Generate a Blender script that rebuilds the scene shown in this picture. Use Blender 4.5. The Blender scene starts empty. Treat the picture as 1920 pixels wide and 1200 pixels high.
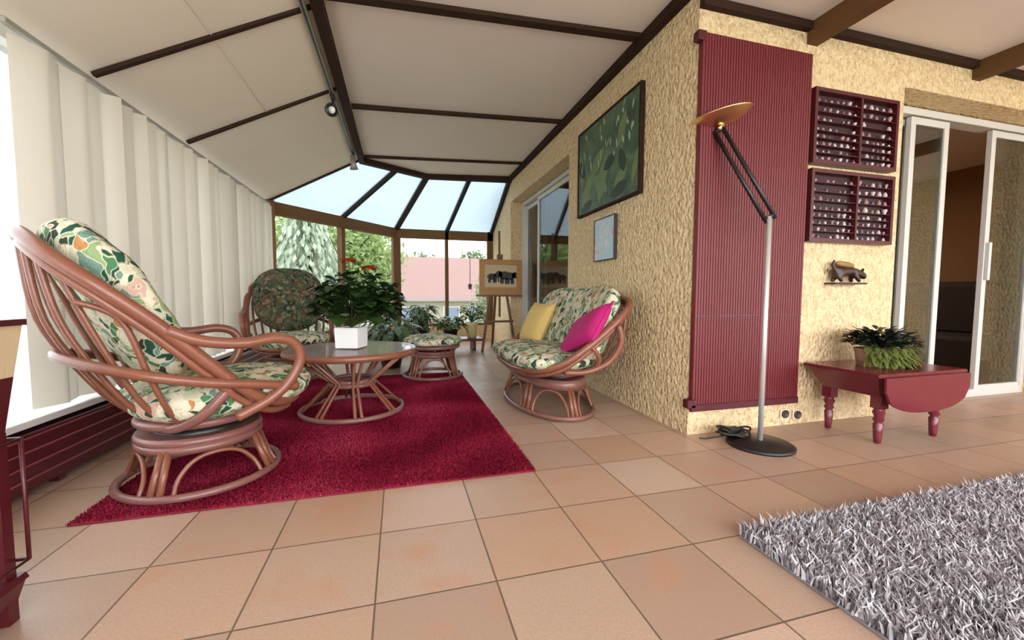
import bpy, math, random
import numpy as np
from mathutils import Vector, Matrix
random.seed(7); RNG = np.random.default_rng(7)
PI = math.pi
SC = bpy.context.scene; COL = SC.collection

# ---------------------------------------------------------------- camera
F, H = 762.6, 0.82
yaw, pit, rol = (math.radians(a) for a in (15.43, 3.54, 0.17))
fw = Vector((math.sin(yaw)*math.cos(pit), math.cos(yaw)*math.cos(pit), -math.sin(pit)))
rt = Vector((math.cos(yaw), -math.sin(yaw), 0)); up = rt.cross(fw)
r2 = rt*math.cos(rol) + up*math.sin(rol); u2 = up*math.cos(rol) - rt*math.sin(rol)
cd = bpy.data.cameras.new('camera'); cam = bpy.data.objects.new('camera', cd); COL.objects.link(cam)
cd.sensor_fit = 'HORIZONTAL'; cd.sensor_width = 36; cd.lens = 36*F/1920; cd.clip_start = 0.02; cd.clip_end = 400
cam.matrix_world = Matrix(((r2.x, u2.x, -fw.x, 0), (r2.y, u2.y, -fw.y, 0), (r2.z, u2.z, -fw.z, H), (0, 0, 0, 1)))
SC.camera = cam

# ---------------------------------------------------------------- sky, exposure
W = bpy.data.worlds.new('overcast_sky'); SC.world = W; W.use_nodes = True
nt = W.node_tree; nt.nodes.clear()
wo = nt.nodes.new('ShaderNodeOutputWorld'); bg = nt.nodes.new('ShaderNodeBackground')
bg.inputs[0].default_value = (0.93, 0.95, 1.0, 1); bg.inputs[1].default_value = 4.7
nt.links.new(bg.outputs[0], wo.inputs[0])
SC.view_settings.view_transform = 'Standard'; SC.view_settings.look = 'None'
SC.view_settings.gamma = 1.0; SC.view_settings.use_curve_mapping = False
SC.view_settings.exposure = 1.18

def area(name, loc, rot, sx, sy, power, col=(1, 1, 1)):
    l = bpy.data.lights.new(name, 'AREA'); l.shape = 'RECTANGLE'; l.size = sx; l.size_y = sy
    l.energy = power; l.color = col
    o = bpy.data.objects.new(name, l); COL.objects.link(o); o.location = loc; o.rotation_euler = rot
    return o
# unseen fill light added to brighten the room behind the sliding doors
area('room_fill_light', (4.8, 4.6, 2.3), (0, 0, 0), .4, .4, 22, (1.0, 0.75, 0.5))

# ---------------------------------------------------------------- helpers
def lin(c):
    return tuple(((x/255)/12.92 if x/255 <= .04045 else ((x/255+.055)/1.055)**2.4) for x in c)

class Mat:
    """small node-material builder"""
    def __init__(s, name):
        s.m = bpy.data.materials.new(name); s.m.use_nodes = True; s.t = s.m.node_tree; s.t.nodes.clear()
        s.out = s.n('ShaderNodeOutputMaterial'); s.b = s.n('ShaderNodeBsdfPrincipled')
        s.l(s.b.outputs[0], s.out.inputs[0])
    def n(s, kind, **kw):
        o = s.t.nodes.new(kind)
        for k, v in kw.items(): setattr(o, k, v)
        return o
    def l(s, a, b): s.t.links.new(a, b)
    def pos(s, obj=True):
        if not hasattr(s, '_p'):
            s._p = s.n('ShaderNodeTexCoord').outputs['Object'] if obj else s.n('ShaderNodeNewGeometry').outputs['Position']
        return s._p
    def scaled(s, v, sc):
        m = s.n('ShaderNodeMapping'); m.inputs['Scale'].default_value = sc; s.l(v, m.inputs[0]); return m.outputs[0]
    def noise(s, vec, scale, detail=3, rough=.55, dist=0):
        o = s.n('ShaderNodeTexNoise'); o.inputs['Scale'].default_value = scale; o.inputs['Detail'].default_value = detail
        o.inputs['Roughness'].default_value = rough; o.inputs['Distortion'].default_value = dist; s.l(vec, o.inputs['Vector']); return o
    def ramp(s, fac, stops, const=False):
        o = s.n('ShaderNodeValToRGB'); cr = o.color_ramp
        if const: cr.interpolation = 'CONSTANT'
        while len(cr.elements) < len(stops): cr.elements.new(.5)
        for e, (p, c) in zip(cr.elements, stops): e.position = p; e.color = (*lin(c), 1)
        s.l(fac, o.inputs[0]); return o.outputs[0]
    def mix(s, fac, a, b, mode='MIX'):
        o = s.n('ShaderNodeMix', data_type='RGBA', blend_type=mode)
        if isinstance(fac, (int, float)): o.inputs[0].default_value = fac
        else: s.l(fac, o.inputs[0])
        for i, v in ((6, a), (7, b)):
            if isinstance(v, tuple): o.inputs[i].default_value = (*lin(v), 1)
            else: s.l(v, o.inputs[i])
        return o.outputs[2]
    def math(s, op, a, b=None):
        o = s.n('ShaderNodeMath', operation=op)
        for i, v in ((0, a), (1, b)):
            if v is None: continue
            if isinstance(v, (int, float)): o.inputs[i].default_value = v
            else: s.l(v, o.inputs[i])
        return o.outputs[0]
    def bump(s, h, strength, dist=.01):
        o = s.n('ShaderNodeBump'); o.inputs['Strength'].default_value = strength; o.inputs['Distance'].default_value = dist
        s.l(h, o.inputs['Height']); s.l(o.outputs[0], s.b.inputs['Normal'])
    def base(s, c):
        if isinstance(c, tuple): s.b.inputs['Base Color'].default_value = (*lin(c), 1)
        else: s.l(c, s.b.inputs['Base Color'])
    def set(s, rough=None, metal=None, spec=None):
        if rough is not None: s.b.inputs['Roughness'].default_value = rough
        if metal is not None: s.b.inputs['Metallic'].default_value = metal
        if spec is not None: s.b.inputs['Specular IOR Level'].default_value = spec
        return s

def simple(name, c, rough=.5, metal=0, c2=None, nscale=12, bump=0, bscale=80, bdist=.004, spec=None, stretch=None):
    m = Mat(name); m.set(rough, metal, spec)
    p = m.pos()
    if stretch: p = m.scaled(p, stretch)
    if c2:
        m.base(m.mix(m.noise(p, nscale).outputs[0], c, c2))
    else: m.base(c)
    if bump: m.bump(m.noise(p, bscale).outputs[0], bump, bdist)
    return m.m

def glass(name, tint, refl=.06, rough=0.0, k=.5):
    m = Mat(name); t = m.t; t.nodes.remove(m.b)
    tr = m.n('ShaderNodeBsdfTransparent'); tr.inputs[0].default_value = (*tint, 1)
    gl = m.n('ShaderNodeBsdfGlossy'); gl.inputs['Roughness'].default_value = rough
    fr = m.n('ShaderNodeLayerWeight'); fr.inputs[0].default_value = .25
    f2 = m.math('ADD', m.math('MULTIPLY', fr.outputs['Fresnel'], k), refl)
    mx = m.n('ShaderNodeMixShader'); m.l(f2, mx.inputs[0]); m.l(tr.outputs[0], mx.inputs[1]); m.l(gl.outputs[0], mx.inputs[2])
    m.l(mx.outputs[0], m.out.inputs[0]); return m.m

def catmull(pts, n=6, closed=False):
    P = [Vector(p) for p in pts]; N = len(P); out = []
    for i in range(N if closed else N-1):
        if closed: a, b, c, d = P[(i-1) % N], P[i], P[(i+1) % N], P[(i+2) % N]
        else: a, b, c, d = P[max(i-1, 0)], P[i], P[i+1], P[min(i+2, N-1)]
        for k in range(n):
            t = k/n
            out.append(.5*((2*b)+(c-a)*t+(2*a-5*b+4*c-d)*t*t+(3*b-a-3*c+d)*t**3))
    if not closed: out.append(P[-1])
    return out

class MB:
    def __init__(s): s.v = []; s.f = []; s.sm = []; s.mi = []; s.cur = 0
    def add(s, vs, fs, smooth=False):
        o = len(s.v); s.v += [tuple(v) for v in vs]
        for f in fs: s.f.append(tuple(i+o for i in f)); s.sm.append(smooth); s.mi.append(s.cur)
        return s
    def box(s, x0, x1, y0, y1, z0, z1):
        x0, x1 = sorted((x0, x1)); y0, y1 = sorted((y0, y1)); z0, z1 = sorted((z0, z1))
        return s.add([(x, y, z) for z in (z0, z1) for y in (y0, y1) for x in (x0, x1)],
                     [(0, 2, 3, 1), (4, 5, 7, 6), (0, 1, 5, 4), (2, 6, 7, 3), (0, 4, 6, 2), (1, 3, 7, 5)])
    def bbox(s, x0, x1, y0, y1, z0, z1, b=.004):
        # box with chamfered vertical edges and top
        x0, x1 = sorted((x0, x1)); y0, y1 = sorted((y0, y1)); z0, z1 = sorted((z0, z1))
        def loop(i, z):
            return [(x0+i, y0+b, z), (x0+b, y0+i, z), (x1-b, y0+i, z), (x1-i, y0+b, z), (x1-i, y1-b, z), (x1-b, y1-i, z), (x0+b, y1-i, z), (x0+i, y1-b, z)]
        rings = [loop(b*.7, z0), loop(0, z0+b), loop(0, z1-b), loop(b*.7, z1)]
        vs = [v for r in rings for v in r]; fs = [tuple(range(7, -1, -1)), tuple(range(24, 32))]
        for k in range(3):
            for j in range(8): fs.append((k*8+j, k*8+(j+1) % 8, k*8+8+(j+1) % 8, k*8+8+j))
        return s.add(vs, fs)
    def beam(s, a, b, w, h, upv=(0, 0, 1)):
        a, b = Vector(a), Vector(b); d = (b-a).normalized(); u = Vector(upv); x = d.cross(u).normalized(); u = x.cross(d)
        vs = [p+x*sx*w/2+u*su*h/2 for p in (a, b) for sx, su in ((-1, -1), (1, -1), (1, 1), (-1, 1))]
        return s.add(vs, [(0, 1, 2, 3), (7, 6, 5, 4), (0, 4, 5, 1), (1, 5, 6, 2), (2, 6, 7, 3), (3, 7, 4, 0)])
    def tube(s, pts, r, sides=10, closed=False, n=6, smooth_path=True, r_end=None):
        P = catmull(pts, n, closed) if smooth_path and len(pts) > 2 else [Vector(p) for p in pts]
        N = len(P); rings = []; prev = None
        for i, p in enumerate(P):
            if closed: t = (P[(i+1) % N]-P[i-1]).normalized()
            else: t = (P[min(i+1, N-1)]-P[max(i-1, 0)]).normalized()
            if prev is None:
                u = t.orthogonal().normalized()
            else: u = (prev - t*prev.dot(t)).normalized()
            prev = u; w = t.cross(u)
            rr = r if r_end is None else r+(r_end-r)*i/max(N-1, 1)
            rings.append([p+(u*math.cos(a)+w*math.sin(a))*rr for a in (2*PI*k/sides for k in range(sides))])
        if closed:
            # align last ring with first
            best = min(range(sides), key=lambda q: sum((rings[-1][(k+q) % sides]-rings[0][k]).length for k in range(sides)))
        vs = [v for rg in rings for v in rg]; fs = []
        for i in range(N if closed else N-1):
            for k in range(sides):
                a0, a1 = i*sides+k, i*sides+(k+1) % sides
                if i == N-1:
                    # last ring (index shift best) to first
                    a0, a1 = i*sides+(k+best) % sides, i*sides+(k+1+best) % sides; b0, b1 = k, (k+1) % sides
                else: b0, b1 = a0+sides, a1+sides
                fs.append((a0, a1, b1, b0))
        s.add(vs, fs, True)
        if not closed:
            o = len(s.v)-len(vs)
            s.f += [tuple(o+k for k in range(sides-1, -1, -1)), tuple(o+(N-1)*sides+k for k in range(sides))]; s.sm += [False, False]; s.mi += [s.cur]*2
        return s
    def lathe(s, prof, c=(0, 0, 0), n=24, axis=None, smooth=True, sx=1, sy=1):
        c = Vector(c); R = Matrix.Identity(3) if axis is None else Vector((0, 0, 1)).rotation_difference(Vector(axis)).to_matrix()
        vs = [c+R @ Vector((r*math.cos(2*PI*k/n)*sx, r*math.sin(2*PI*k/n)*sy, z)) for r, z in prof for k in range(n)]; fs = []
        for i in range(len(prof)-1):
            for k in range(n): fs.append((i*n+k, i*n+(k+1) % n, (i+1)*n+(k+1) % n, (i+1)*n+k))
        s.add(vs, fs, smooth); o = len(s.v)-len(vs)
        for i, rev in ((0, True), (len(prof)-1, False)):
            if prof[i][0] > 1e-4:
                f = tuple(o+i*n+k for k in range(n)); s.f.append(f[::-1] if rev else f); s.sm.append(False); s.mi.append(s.cur)
        return s
    def prism(s, poly, vec):
        n = len(poly); v = Vector(vec)
        vs = [Vector(p) for p in poly]+[Vector(p)+v for p in poly]
        return s.add(vs, [tuple(range(n-1, -1, -1)), tuple(range(n, 2*n))]+[(k, (k+1) % n, n+(k+1) % n, n+k) for k in range(n)])
    def pad(s, c, U, V, Nn, hu, hv, tp, tm, e=.6, wrap=0, sag=0, nu=20, nv=28, tuft=0):
        """stuffed pad: superellipsoid around c with axes U,V,Nn; tp / tm thickness on both sides"""
        c, U, V, Nn = Vector(c), Vector(U).normalized(), Vector(V).normalized(), Vector(Nn).normalized()
        sg = lambda x, p: math.copysign(abs(x)**p, x); vs = []; fs = []
        for i in range(nu+1):
            ph = -PI/2+PI*i/nu
            for k in range(nv):
                th = 2*PI*k/nv
                a = math.cos(ph)**.75; uu = sg(math.cos(th), e)*a; vv = sg(math.sin(th), e)*a
                nn = math.sin(ph); nn = sg(nn, .8)
                t = nn*(tp if nn > 0 else tm)
                if tuft and nn > 0: t -= tuft*(.5+.5*math.cos(uu*9))*(.5+.5*math.cos(vv*9))*a
                vs.append(c+U*uu*hu+V*vv*hv+Nn*(t+wrap*vv*vv+sag*uu*uu))
        for i in range(nu):
            for k in range(nv): fs.append((i*nv+k, i*nv+(k+1) % nv, (i+1)*nv+(k+1) % nv, (i+1)*nv+k))
        return s.add(vs, fs, True)
    def leaf(s, base, d, L, w, droop=.3, fold=.15, n=5, upv=(0, 0, 1)):
        b = Vector(base); d = Vector(d).normalized(); side = d.cross(Vector(upv))
        side = side.normalized() if side.length > 1e-3 else Vector((1, 0, 0)); nu_ = side.cross(d).normalized(); vs = []; fs = []
        for i in range(n+1):
            t = i/n; p = b+d*L*t-Vector((0, 0, 1))*droop*L*t*t
            ww = w*math.sin(PI*min(max(t*.93+.05, .02), .99))**.8*.5
            vs += [p-side*ww+nu_*fold*ww, p, p+side*ww+nu_*fold*ww]
        for i in range(n):
            o = i*3; fs += [(o, o+1, o+4, o+3), (o+1, o+2, o+5, o+4)]
        return s.add(vs, fs, True)
    def build(s, name, mat, parent=None, world=False, bevel=0):
        me = bpy.data.meshes.new(name)
        off = parent.location if (parent and world) else Vector((0, 0, 0))
        me.from_pydata([(v[0]-off[0], v[1]-off[1], v[2]-off[2]) for v in s.v], [], s.f)
        me.polygons.foreach_set('use_smooth', s.sm)
        mats = mat if isinstance(mat, (list, tuple)) else [mat]
        for m in mats: me.materials.append(m)
        if len(mats) > 1: me.polygons.foreach_set('material_index', s.mi)
        me.update()
        o = bpy.data.objects.new(name, me); COL.objects.link(o)
        if parent: o.parent = parent
        if bevel:
            b = o.modifiers.new('bevel', 'BEVEL'); b.width = bevel; b.segments = 2; b.limit_method = 'ANGLE'
        return o

def tag(o, label=None, cat=None, group=None, kind=None):
    if label: o['label'] = label
    if cat: o['category'] = cat
    if group: o['group'] = group
    if kind: o['kind'] = kind
    return o
def thing(name, label, cat, loc=(0, 0, 0), rz=0, group=None):
    o = bpy.data.objects.new(name, None); COL.objects.link(o); o.empty_display_size = .1
    o.location = loc; o.rotation_euler = (0, 0, rz); return tag(o, label, cat, group)
def dup(root, loc, rz, label, group=None):
    r = root.copy(); COL.objects.link(r); r.location = loc; r.rotation_euler = (0, 0, rz); r['label'] = label
    if group: r['group'] = group
    for ch in list(root.children):
        c = ch.copy(); COL.objects.link(c); c.parent = r
        for g in list(ch.children):
            d = g.copy(); COL.objects.link(d); d.parent = c
    return r
def struct(name, mb, mat, parent=None, bevel=0, label=None):
    o = mb.build(name, mat, parent, bevel=bevel)
    if not parent: o['kind'] = 'structure'
    if label: o['label'] = label
    return o

# ---------------------------------------------------------------- materials
def mk_tiles():
    m = Mat('terracotta_tiles'); p = m.pos(False); sx = m.n('ShaderNodeSeparateXYZ'); m.l(p, sx.inputs[0])
    fx = m.math('DIVIDE', m.math('SUBTRACT', sx.outputs[0], .258), .332); fy = m.math('DIVIDE', m.math('SUBTRACT', sx.outputs[1], 1.09), .332)
    ix = m.math('FLOOR', fx); iy = m.math('FLOOR', fy); qx = m.math('FRACT', fx); qy = m.math('FRACT', fy)
    edge = m.math('MINIMUM', m.math('MINIMUM', qx, m.math('SUBTRACT', 1, qx)), m.math('MINIMUM', qy, m.math('SUBTRACT', 1, qy)))
    cb = m.n('ShaderNodeCombineXYZ'); m.l(ix, cb.inputs[0]); m.l(iy, cb.inputs[1])
    wn = m.n('ShaderNodeTexWhiteNoise'); m.l(cb.outputs[0], wn.inputs[0])
    off = m.n('ShaderNodeVectorMath', operation='MULTIPLY_ADD'); m.l(wn.outputs['Color'], off.inputs[0]); off.inputs[1].default_value = (9, 9, 9); m.l(p, off.inputs[2])
    tone = m.ramp(wn.outputs['Value'], [(0, (164, 136, 118)), (.3, (180, 154, 134)), (.55, (178, 144, 120)), (.8, (188, 158, 138)), (1, (192, 168, 150))])
    big = m.noise(off.outputs[0], 4.5, 2); pat = m.n('ShaderNodeMapRange'); m.l(big.outputs[0], pat.inputs[0]); pat.inputs[1].default_value = .56; pat.inputs[2].default_value = .78
    c = m.mix(m.math('MULTIPLY', pat.outputs[0], .55), tone, (188, 128, 94))
    sp = m.noise(p, 150, 2, .6); c = m.mix(m.math('MULTIPLY', m.ramp(sp.outputs[0], [(.42, (0, 0, 0)), (.6, (255, 255, 255))]), .3), c, (160, 122, 96))
    g = m.n('ShaderNodeMapRange'); m.l(edge, g.inputs[0]); g.inputs[1].default_value = .005; g.inputs[2].default_value = .010
    m.base(m.mix(g.outputs[0], (104, 86, 70), c))
    m.l(m.math('ADD', m.math('MULTIPLY', m.noise(p, 14, 2).outputs[0], .14), .285), m.b.inputs['Roughness'])
    m.b.inputs['Specular IOR Level'].default_value = .45
    m.bump(m.math('ADD', g.outputs[0], m.math('MULTIPLY', m.noise(p, 60, 2).outputs[0], .1)), .35, .004)
    return m.m
def mk_stucco(name, c1, c2):
    m = Mat(name); p = m.pos(False); m.set(.9, spec=.2)
    n1 = m.noise(m.scaled(p, (1, 1, .7)), 44, 3, .6, .5); n2 = m.noise(p, 95, 2)
    sp_ = m.ramp(n1.outputs[0], [(.40, (255, 255, 255)), (.5, (0, 0, 0))]); m.base(m.mix(m.math('MULTIPLY', sp_, .25), m.mix(n1.outputs[0], c1, c2), (160, 124, 84)))
    vo = m.n('ShaderNodeTexVoronoi', feature='SMOOTH_F1'); vo.inputs['Scale'].default_value = 46; vo.inputs['Smoothness'].default_value = .6
    dv = m.n('ShaderNodeVectorMath', operation='MULTIPLY_ADD'); m.l(n2.outputs['Color'], dv.inputs[0]); dv.inputs[1].default_value = (.012, .012, .012); m.l(m.scaled(p, (1, 1, .7)), dv.inputs[2]); m.l(dv.outputs[0], vo.inputs['Vector'])
    hh = m.math('SUBTRACT', m.math('MULTIPLY', n1.outputs[0], .9), vo.outputs['Distance'])
    m.bump(m.math('ADD', hh, m.math('MULTIPLY', n2.outputs[0], .2)), .9, .03)
    return m.m
def mk_floral(name, scale=1.0, dark=False):
    m = Mat(name); p = m.pos(); m.set(.85, spec=.15)
    d = m.noise(p, 7*scale, 2); ad = m.n('ShaderNodeVectorMath', operation='MULTIPLY_ADD'); m.l(d.outputs['Color'], ad.inputs[0]); ad.inputs[1].default_value = (.16, .16, .16); m.l(p, ad.inputs[2])
    v = m.n('ShaderNodeTexVoronoi'); v.inputs['Scale'].default_value = 21*scale; m.l(m.scaled(ad.outputs[0], (1, 1, .55)), v.inputs['Vector'])
    sx = m.n('ShaderNodeSeparateXYZ'); m.l(v.outputs['Color'], sx.inputs[0])
    cream = (214, 204, 178) if not dark else (84, 66, 48)
    cols = [(0, cream), (.22, (188, 186, 156)), (.34, (74, 118, 78)), (.48, (34, 76, 56)), (.58, (140, 160, 112)), (.68, (110, 140, 124)), (.78, (196, 160, 142)), (.84, (176, 124, 76)), (.865, (50, 58, 42)), (.93, cream)]
    if dark: cols = [(a, tuple(int(x*.62) for x in c)) if c != cream else (a, c) for a, c in cols]
    col = m.ramp(sx.outputs[0], cols, True)
    # leaf veins and gaps of plain cloth between the shapes
    v2 = m.n('ShaderNodeTexVoronoi', feature='DISTANCE_TO_EDGE'); v2.inputs['Scale'].default_value = 21*scale; m.l(m.scaled(ad.outputs[0], (1, 1, .55)), v2.inputs['Vector'])
    gap = m.ramp(v2.outputs['Distance'], [(.03, (255, 255, 255)), (.09, (0, 0, 0))])
    col = m.mix(m.math('MULTIPLY', gap, .75), col, cream)
    wv = m.n('ShaderNodeTexWave'); wv.inputs['Scale'].default_value = 36*scale; wv.inputs['Distortion'].default_value = 6; m.l(ad.outputs[0], wv.inputs['Vector'])
    col = m.mix(m.math('MULTIPLY', m.math('GREATER_THAN', wv.outputs['Fac'], .8), .3), col, (52, 74, 50))
    m.base(col); m.bump(m.noise(p, 300, 1).outputs[0], .15, .002)
    return m.m
def mk_rattan(name, c1, c2, c3):
    m = Mat(name); p = m.pos(); m.set(.32, spec=.5)
    n = m.noise(p, 9, 3); w = m.noise(m.scaled(p, (1, 1, 3)), 45, 2)
    m.base(m.mix(m.math('MULTIPLY', w.outputs[0], .45), m.mix(n.outputs[0], c1, c2), c3)); m.bump(w.outputs[0], .15, .003); return m.m
def mk_translucent(name, c, tr=.5, rough=.8):
    m = Mat(name); m.base(c); m.set(rough, spec=.1); t = m.n('ShaderNodeBsdfTranslucent'); t.inputs[0].default_value = (*lin(c), 1)
    mx = m.n('ShaderNodeMixShader'); mx.inputs[0].default_value = tr; m.l(m.b.outputs[0], mx.inputs[1]); m.l(t.outputs[0], mx.inputs[2]); m.l(mx.outputs[0], m.out.inputs[0])
    w = m.noise(m.scaled(m.pos(), (1, 1, .05)), 120, 2); m.bump(w.outputs[0], .2, .002); return m.m
def mk_leaf(name, c1, c2, rough=.35, tr=.15, scale=9):
    m = Mat(name); p = m.pos(); col = m.mix(m.noise(p, scale, 2).outputs[0], c1, c2); m.base(col); m.set(rough, spec=.4)
    t = m.n('ShaderNodeBsdfTranslucent'); m.l(col, t.inputs[0]); mx = m.n('ShaderNodeMixShader'); mx.inputs[0].default_value = tr
    m.l(m.b.outputs[0], mx.inputs[1]); m.l(t.outputs[0], mx.inputs[2]); m.l(mx.outputs[0], m.out.inputs[0]); return m.m
def mk_attr(name, stops, rough=.9):
    m = Mat(name); a = m.n('ShaderNodeAttribute'); a.attribute_name = 'tone'; m.base(m.ramp(a.outputs['Fac'], stops)); m.set(rough, spec=.1); return m.m

TILE = mk_tiles()
STUCCO = mk_stucco('cream_stucco', (222, 192, 144), (245, 222, 180))
CEIL = simple('ceiling_panel', (230, 218, 210), .75, c2=(224, 212, 204), nscale=3)
CEIL_L = simple('ceiling_panel_left', (232, 220, 204), .75, c2=(226, 214, 198), nscale=3)
DKBROWN = simple('dark_brown_metal', (54, 36, 26), .75, c2=(46, 31, 23), spec=.15)
BROWN = simple('bronze_brown_frame', (104, 74, 42), .7, c2=(94, 66, 38), spec=.2)
RAFTER = simple('roof_bar', (48, 40, 36), .75, spec=.15)
RED = simple('wine_red_paint', (106, 28, 32), .5, c2=(97, 25, 30), stretch=(30, 30, .6), bump=.12)
REDDK = simple('dark_wine_red_paint', (80, 17, 26), .4, c2=(70, 13, 22))
REDTAB = simple('burgundy_lacquer', (106, 30, 42), .22, c2=(96, 26, 38))
WHITEF = simple('white_aluminium', (200, 197, 190), .35)
SILLM = simple('white_sill', (214, 212, 206), .4)
RATTAN = mk_rattan('rattan_cane', (122, 72, 52), (146, 90, 66), (88, 52, 42))
RATTANM = mk_rattan('rattan_binding', (122, 78, 70), (140, 94, 86), (92, 60, 54))
FLORAL = mk_floral('floral_cotton', 1.4)
FLORALD = mk_floral('floral_cotton_brown', 1.9, True)
VANE = mk_translucent('vane_fabric', (200, 192, 176), .24)
BLACK = simple('black_metal', (22, 20, 20), .4, c2=(30, 26, 25))
CHROME = simple('brushed_chrome', (204, 202, 196), .45, .55)
BRASS = simple('polished_brass', (246, 216, 160), .3, 1.0)
WIN = glass('window_glass', (.57, .59, .59), .0, 0, 0)
def mk_opal(name, c, tr):
    m = Mat(name); m.t.nodes.remove(m.b); a = m.n('ShaderNodeBsdfTranslucent'); a.inputs[0].default_value = (*c, 1)
    b = m.n('ShaderNodeBsdfTransparent'); b.inputs[0].default_value = (*c, 1); x = m.n('ShaderNodeMixShader'); x.inputs[0].default_value = tr
    m.l(b.outputs[0], x.inputs[1]); m.l(a.outputs[0], x.inputs[2]); m.l(x.outputs[0], m.out.inputs[0]); return m.m
ROOFG = mk_opal('opal_roof_glass', (.30, .335, .36), .7)
DOORG = glass('door_glass', (.55, .58, .54), .16)
PLANT = mk_leaf('dark_green_leaf', (24, 50, 20), (58, 84, 34))
PLANT2 = mk_leaf('pale_edged_leaf', (32, 62, 34), (120, 142, 104), scale=30)
PLANT3 = mk_leaf('fresh_green_leaf', (60, 92, 34), (104, 128, 56))
STEM = simple('plant_stem', (70, 84, 40), .6)
WHITEP = simple('white_ceramic', (236, 234, 230), .3)
SOIL = simple('potting_soil', (46, 32, 24), .95)

# ================================================================ SETTING
XW, YW, XL = 1.62, 1.99, -1.5
XB, YB = 1.85, 2.22                    # plane of the sliding doors
fl = MB(); fl.box(-1.62, 7.2, -2.6, 7.3, -.12, 0); struct('floor', fl, TILE)
# house walls (stucco) with the two door openings
w = MB()
w.box(XW, XB+.05, YW, 3.78, 0, 2.62); w.box(XW, XB+.05, 5.95, 7.3, 0, 2.62); w.box(XW, XB+.05, 3.78, 5.95, 2.2, 2.62)
struct('wall_house_side', w, STUCCO)
w = MB()
w.box(XB+.05, 3.24, YW, YB+.05, 0, 2.62); w.box(5.15, 7.2, YW, YB+.05, 0, 2.62); w.box(3.24, 5.15, YW, YB+.05, 2.2, 2.62)
struct('wall_house_front', w, STUCCO)
# ceiling panels
RZ = 2.47; RX = -.42
R_ = (RX, 5.36, RZ); HH = (.39, 5.93, 2.50); WW = (XW, 5.93, 2.56)
A_ = (XL, 5.5, 1.93); B_ = (-.05, 7.2, 1.93); C_ = (XW, 7.2, 1.93); MAB = (-.80, 6.36, 1.93); MBC = (.80, 7.2, 1.93)
c = MB(); c.prism([(XL-.1, -2.6, 1.89), (RX, -2.6, RZ), R_, A_, (XL-.1, 5.5, 1.89)], (0, 0, .06)); struct('ceiling_left', c, CEIL_L)
c = MB(); c.prism([(RX, -2.6, RZ), (XW, -2.6, 2.56), WW, HH, R_], (0, 0, .06)); struct('ceiling_right', c, CEIL)
c = MB(); c.prism([(XW, -2.6, 2.45), (7.2, -2.6, 2.45), (7.2, YW, 2.45), (XW, YW, 2.45)], (0, 0, .06)); struct('ceiling_front', c, CEIL)
t = MB(); t.beam((RX, -2.6, RZ-.03), (RX, 5.36, RZ-.03), .062, .075); struct('ceiling_ridge_beam', t, DKBROWN)
zl = lambda x: 1.93+(x-XL)/(RX-XL)*(RZ-1.93)
zr = lambda x: RZ+(x-RX)/(XW-RX)*(2.56-RZ)
for i, y in enumerate((1.67, 2.62, 3.57)):
    t = MB(); t.beam((XL+.02, y, zl(XL)-.005), (RX-.04, y, zl(RX-.04)-.005), .028, .02); struct('ceiling_bar', t, DKBROWN)
for i, (y, ww) in enumerate(((1.14, .06), (2.51, .06), (3.89, .045), (5.23, .03))):
    t = MB(); t.beam((RX+.04, y, zr(RX)-.015), (XW, y, zr(XW)-.015), ww, .03); struct('ceiling_bar', t, DKBROWN)
t = MB(); t.beam((XW-.025, YW-.05, 2.525), (XW-.025, 5.93, 2.525), .05, .06); struct('trim_1', t, DKBROWN)
t = MB(); t.beam((XW, YW-.02, 2.425), (7.2, YW-.02, 2.425), .04, .045); struct('trim_2', t, DKBROWN)
for x in (2.43, 3.93, 5.43):
    t = MB(); t.box(x-.04, x+.04, -2.6, YW-.0, 2.335, 2.46); struct('ceiling_beam', t, BROWN)
# faint seam lines of the left panels
t = MB(); t.beam((-.95, -2.6, zl(-.95)-.003), (-.95, 3.57, zl(-.95)-.003), .006, .006); struct('trim_3', t, CEIL)

# glazed bay: eave beam, posts, rafters, glass
t = MB(); E_ = 1.83
for a, b in ((A_, B_), (B_, C_)):
    t.beam((a[0], a[1], E_+.02), (b[0], b[1], E_+.02), .09, .15)
struct('trim_4', t, BROWN)
def post(x, y, wd, z0=.3, z1=1.93, m=BROWN, d=.09, ang=0):
    q = MB(); dx = Vector((math.cos(ang), math.sin(ang), 0)); 
    q.beam((x, y, z0), (x, y, z1), wd, d, (-dx.y, dx.x, 0)); return q
ab = math.atan2(B_[1]-A_[1], B_[0]-A_[0])
for i, (x, y, wd, an) in enumerate(((A_[0]+.02, A_[1], .10, ab/2), (MAB[0], MAB[1], .065, ab), (B_[0], B_[1], .13, ab/2), (MBC[0], MBC[1], .055, 0), (C_[0]-.05, C_[1], .10, 0))):
    struct('window_post', post(x, y, wd, ang=an), BROWN)
t = MB()
for a, b, wd in ((MAB, tuple((Vector(R_)+Vector(HH))/2), .05), (B_, HH, .075), (MBC, ((HH[0]+WW[0])/2, HH[1], 2.53), .05)):
    t.beam((a[0], a[1], a[2]-.02), (b[0], b[1], b[2]-.02), wd, .07)
t.beam((C_[0]-.03, C_[1], C_[2]-.02), (WW[0]-.03, WW[1], WW[2]-.04), .05, .07)
struct('roof_rafters', t, RAFTER)
t = MB(); t.beam((R_[0], R_[1], R_[2]-.02), (HH[0], HH[1], HH[2]-.02), .08, .08); t.beam((HH[0], HH[1], HH[2]-.02), (WW[0], WW[1], WW[2]-.04), .08, .08)
struct('trim_5', t, DKBROWN)
t = MB(); t.beam((A_[0], A_[1], A_[2]-.005), (R_[0], R_[1], R_[2]-.005), .03, .03); struct('trim_6', t, DKBROWN)
def pane(name, pts, m=WIN, th=.008):
    q = MB(); P = [Vector(p) for p in pts]; n = (P[1]-P[0]).cross(P[2]-P[0]).normalized()*th; q.prism(P, n); return struct(name, q, m)
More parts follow.
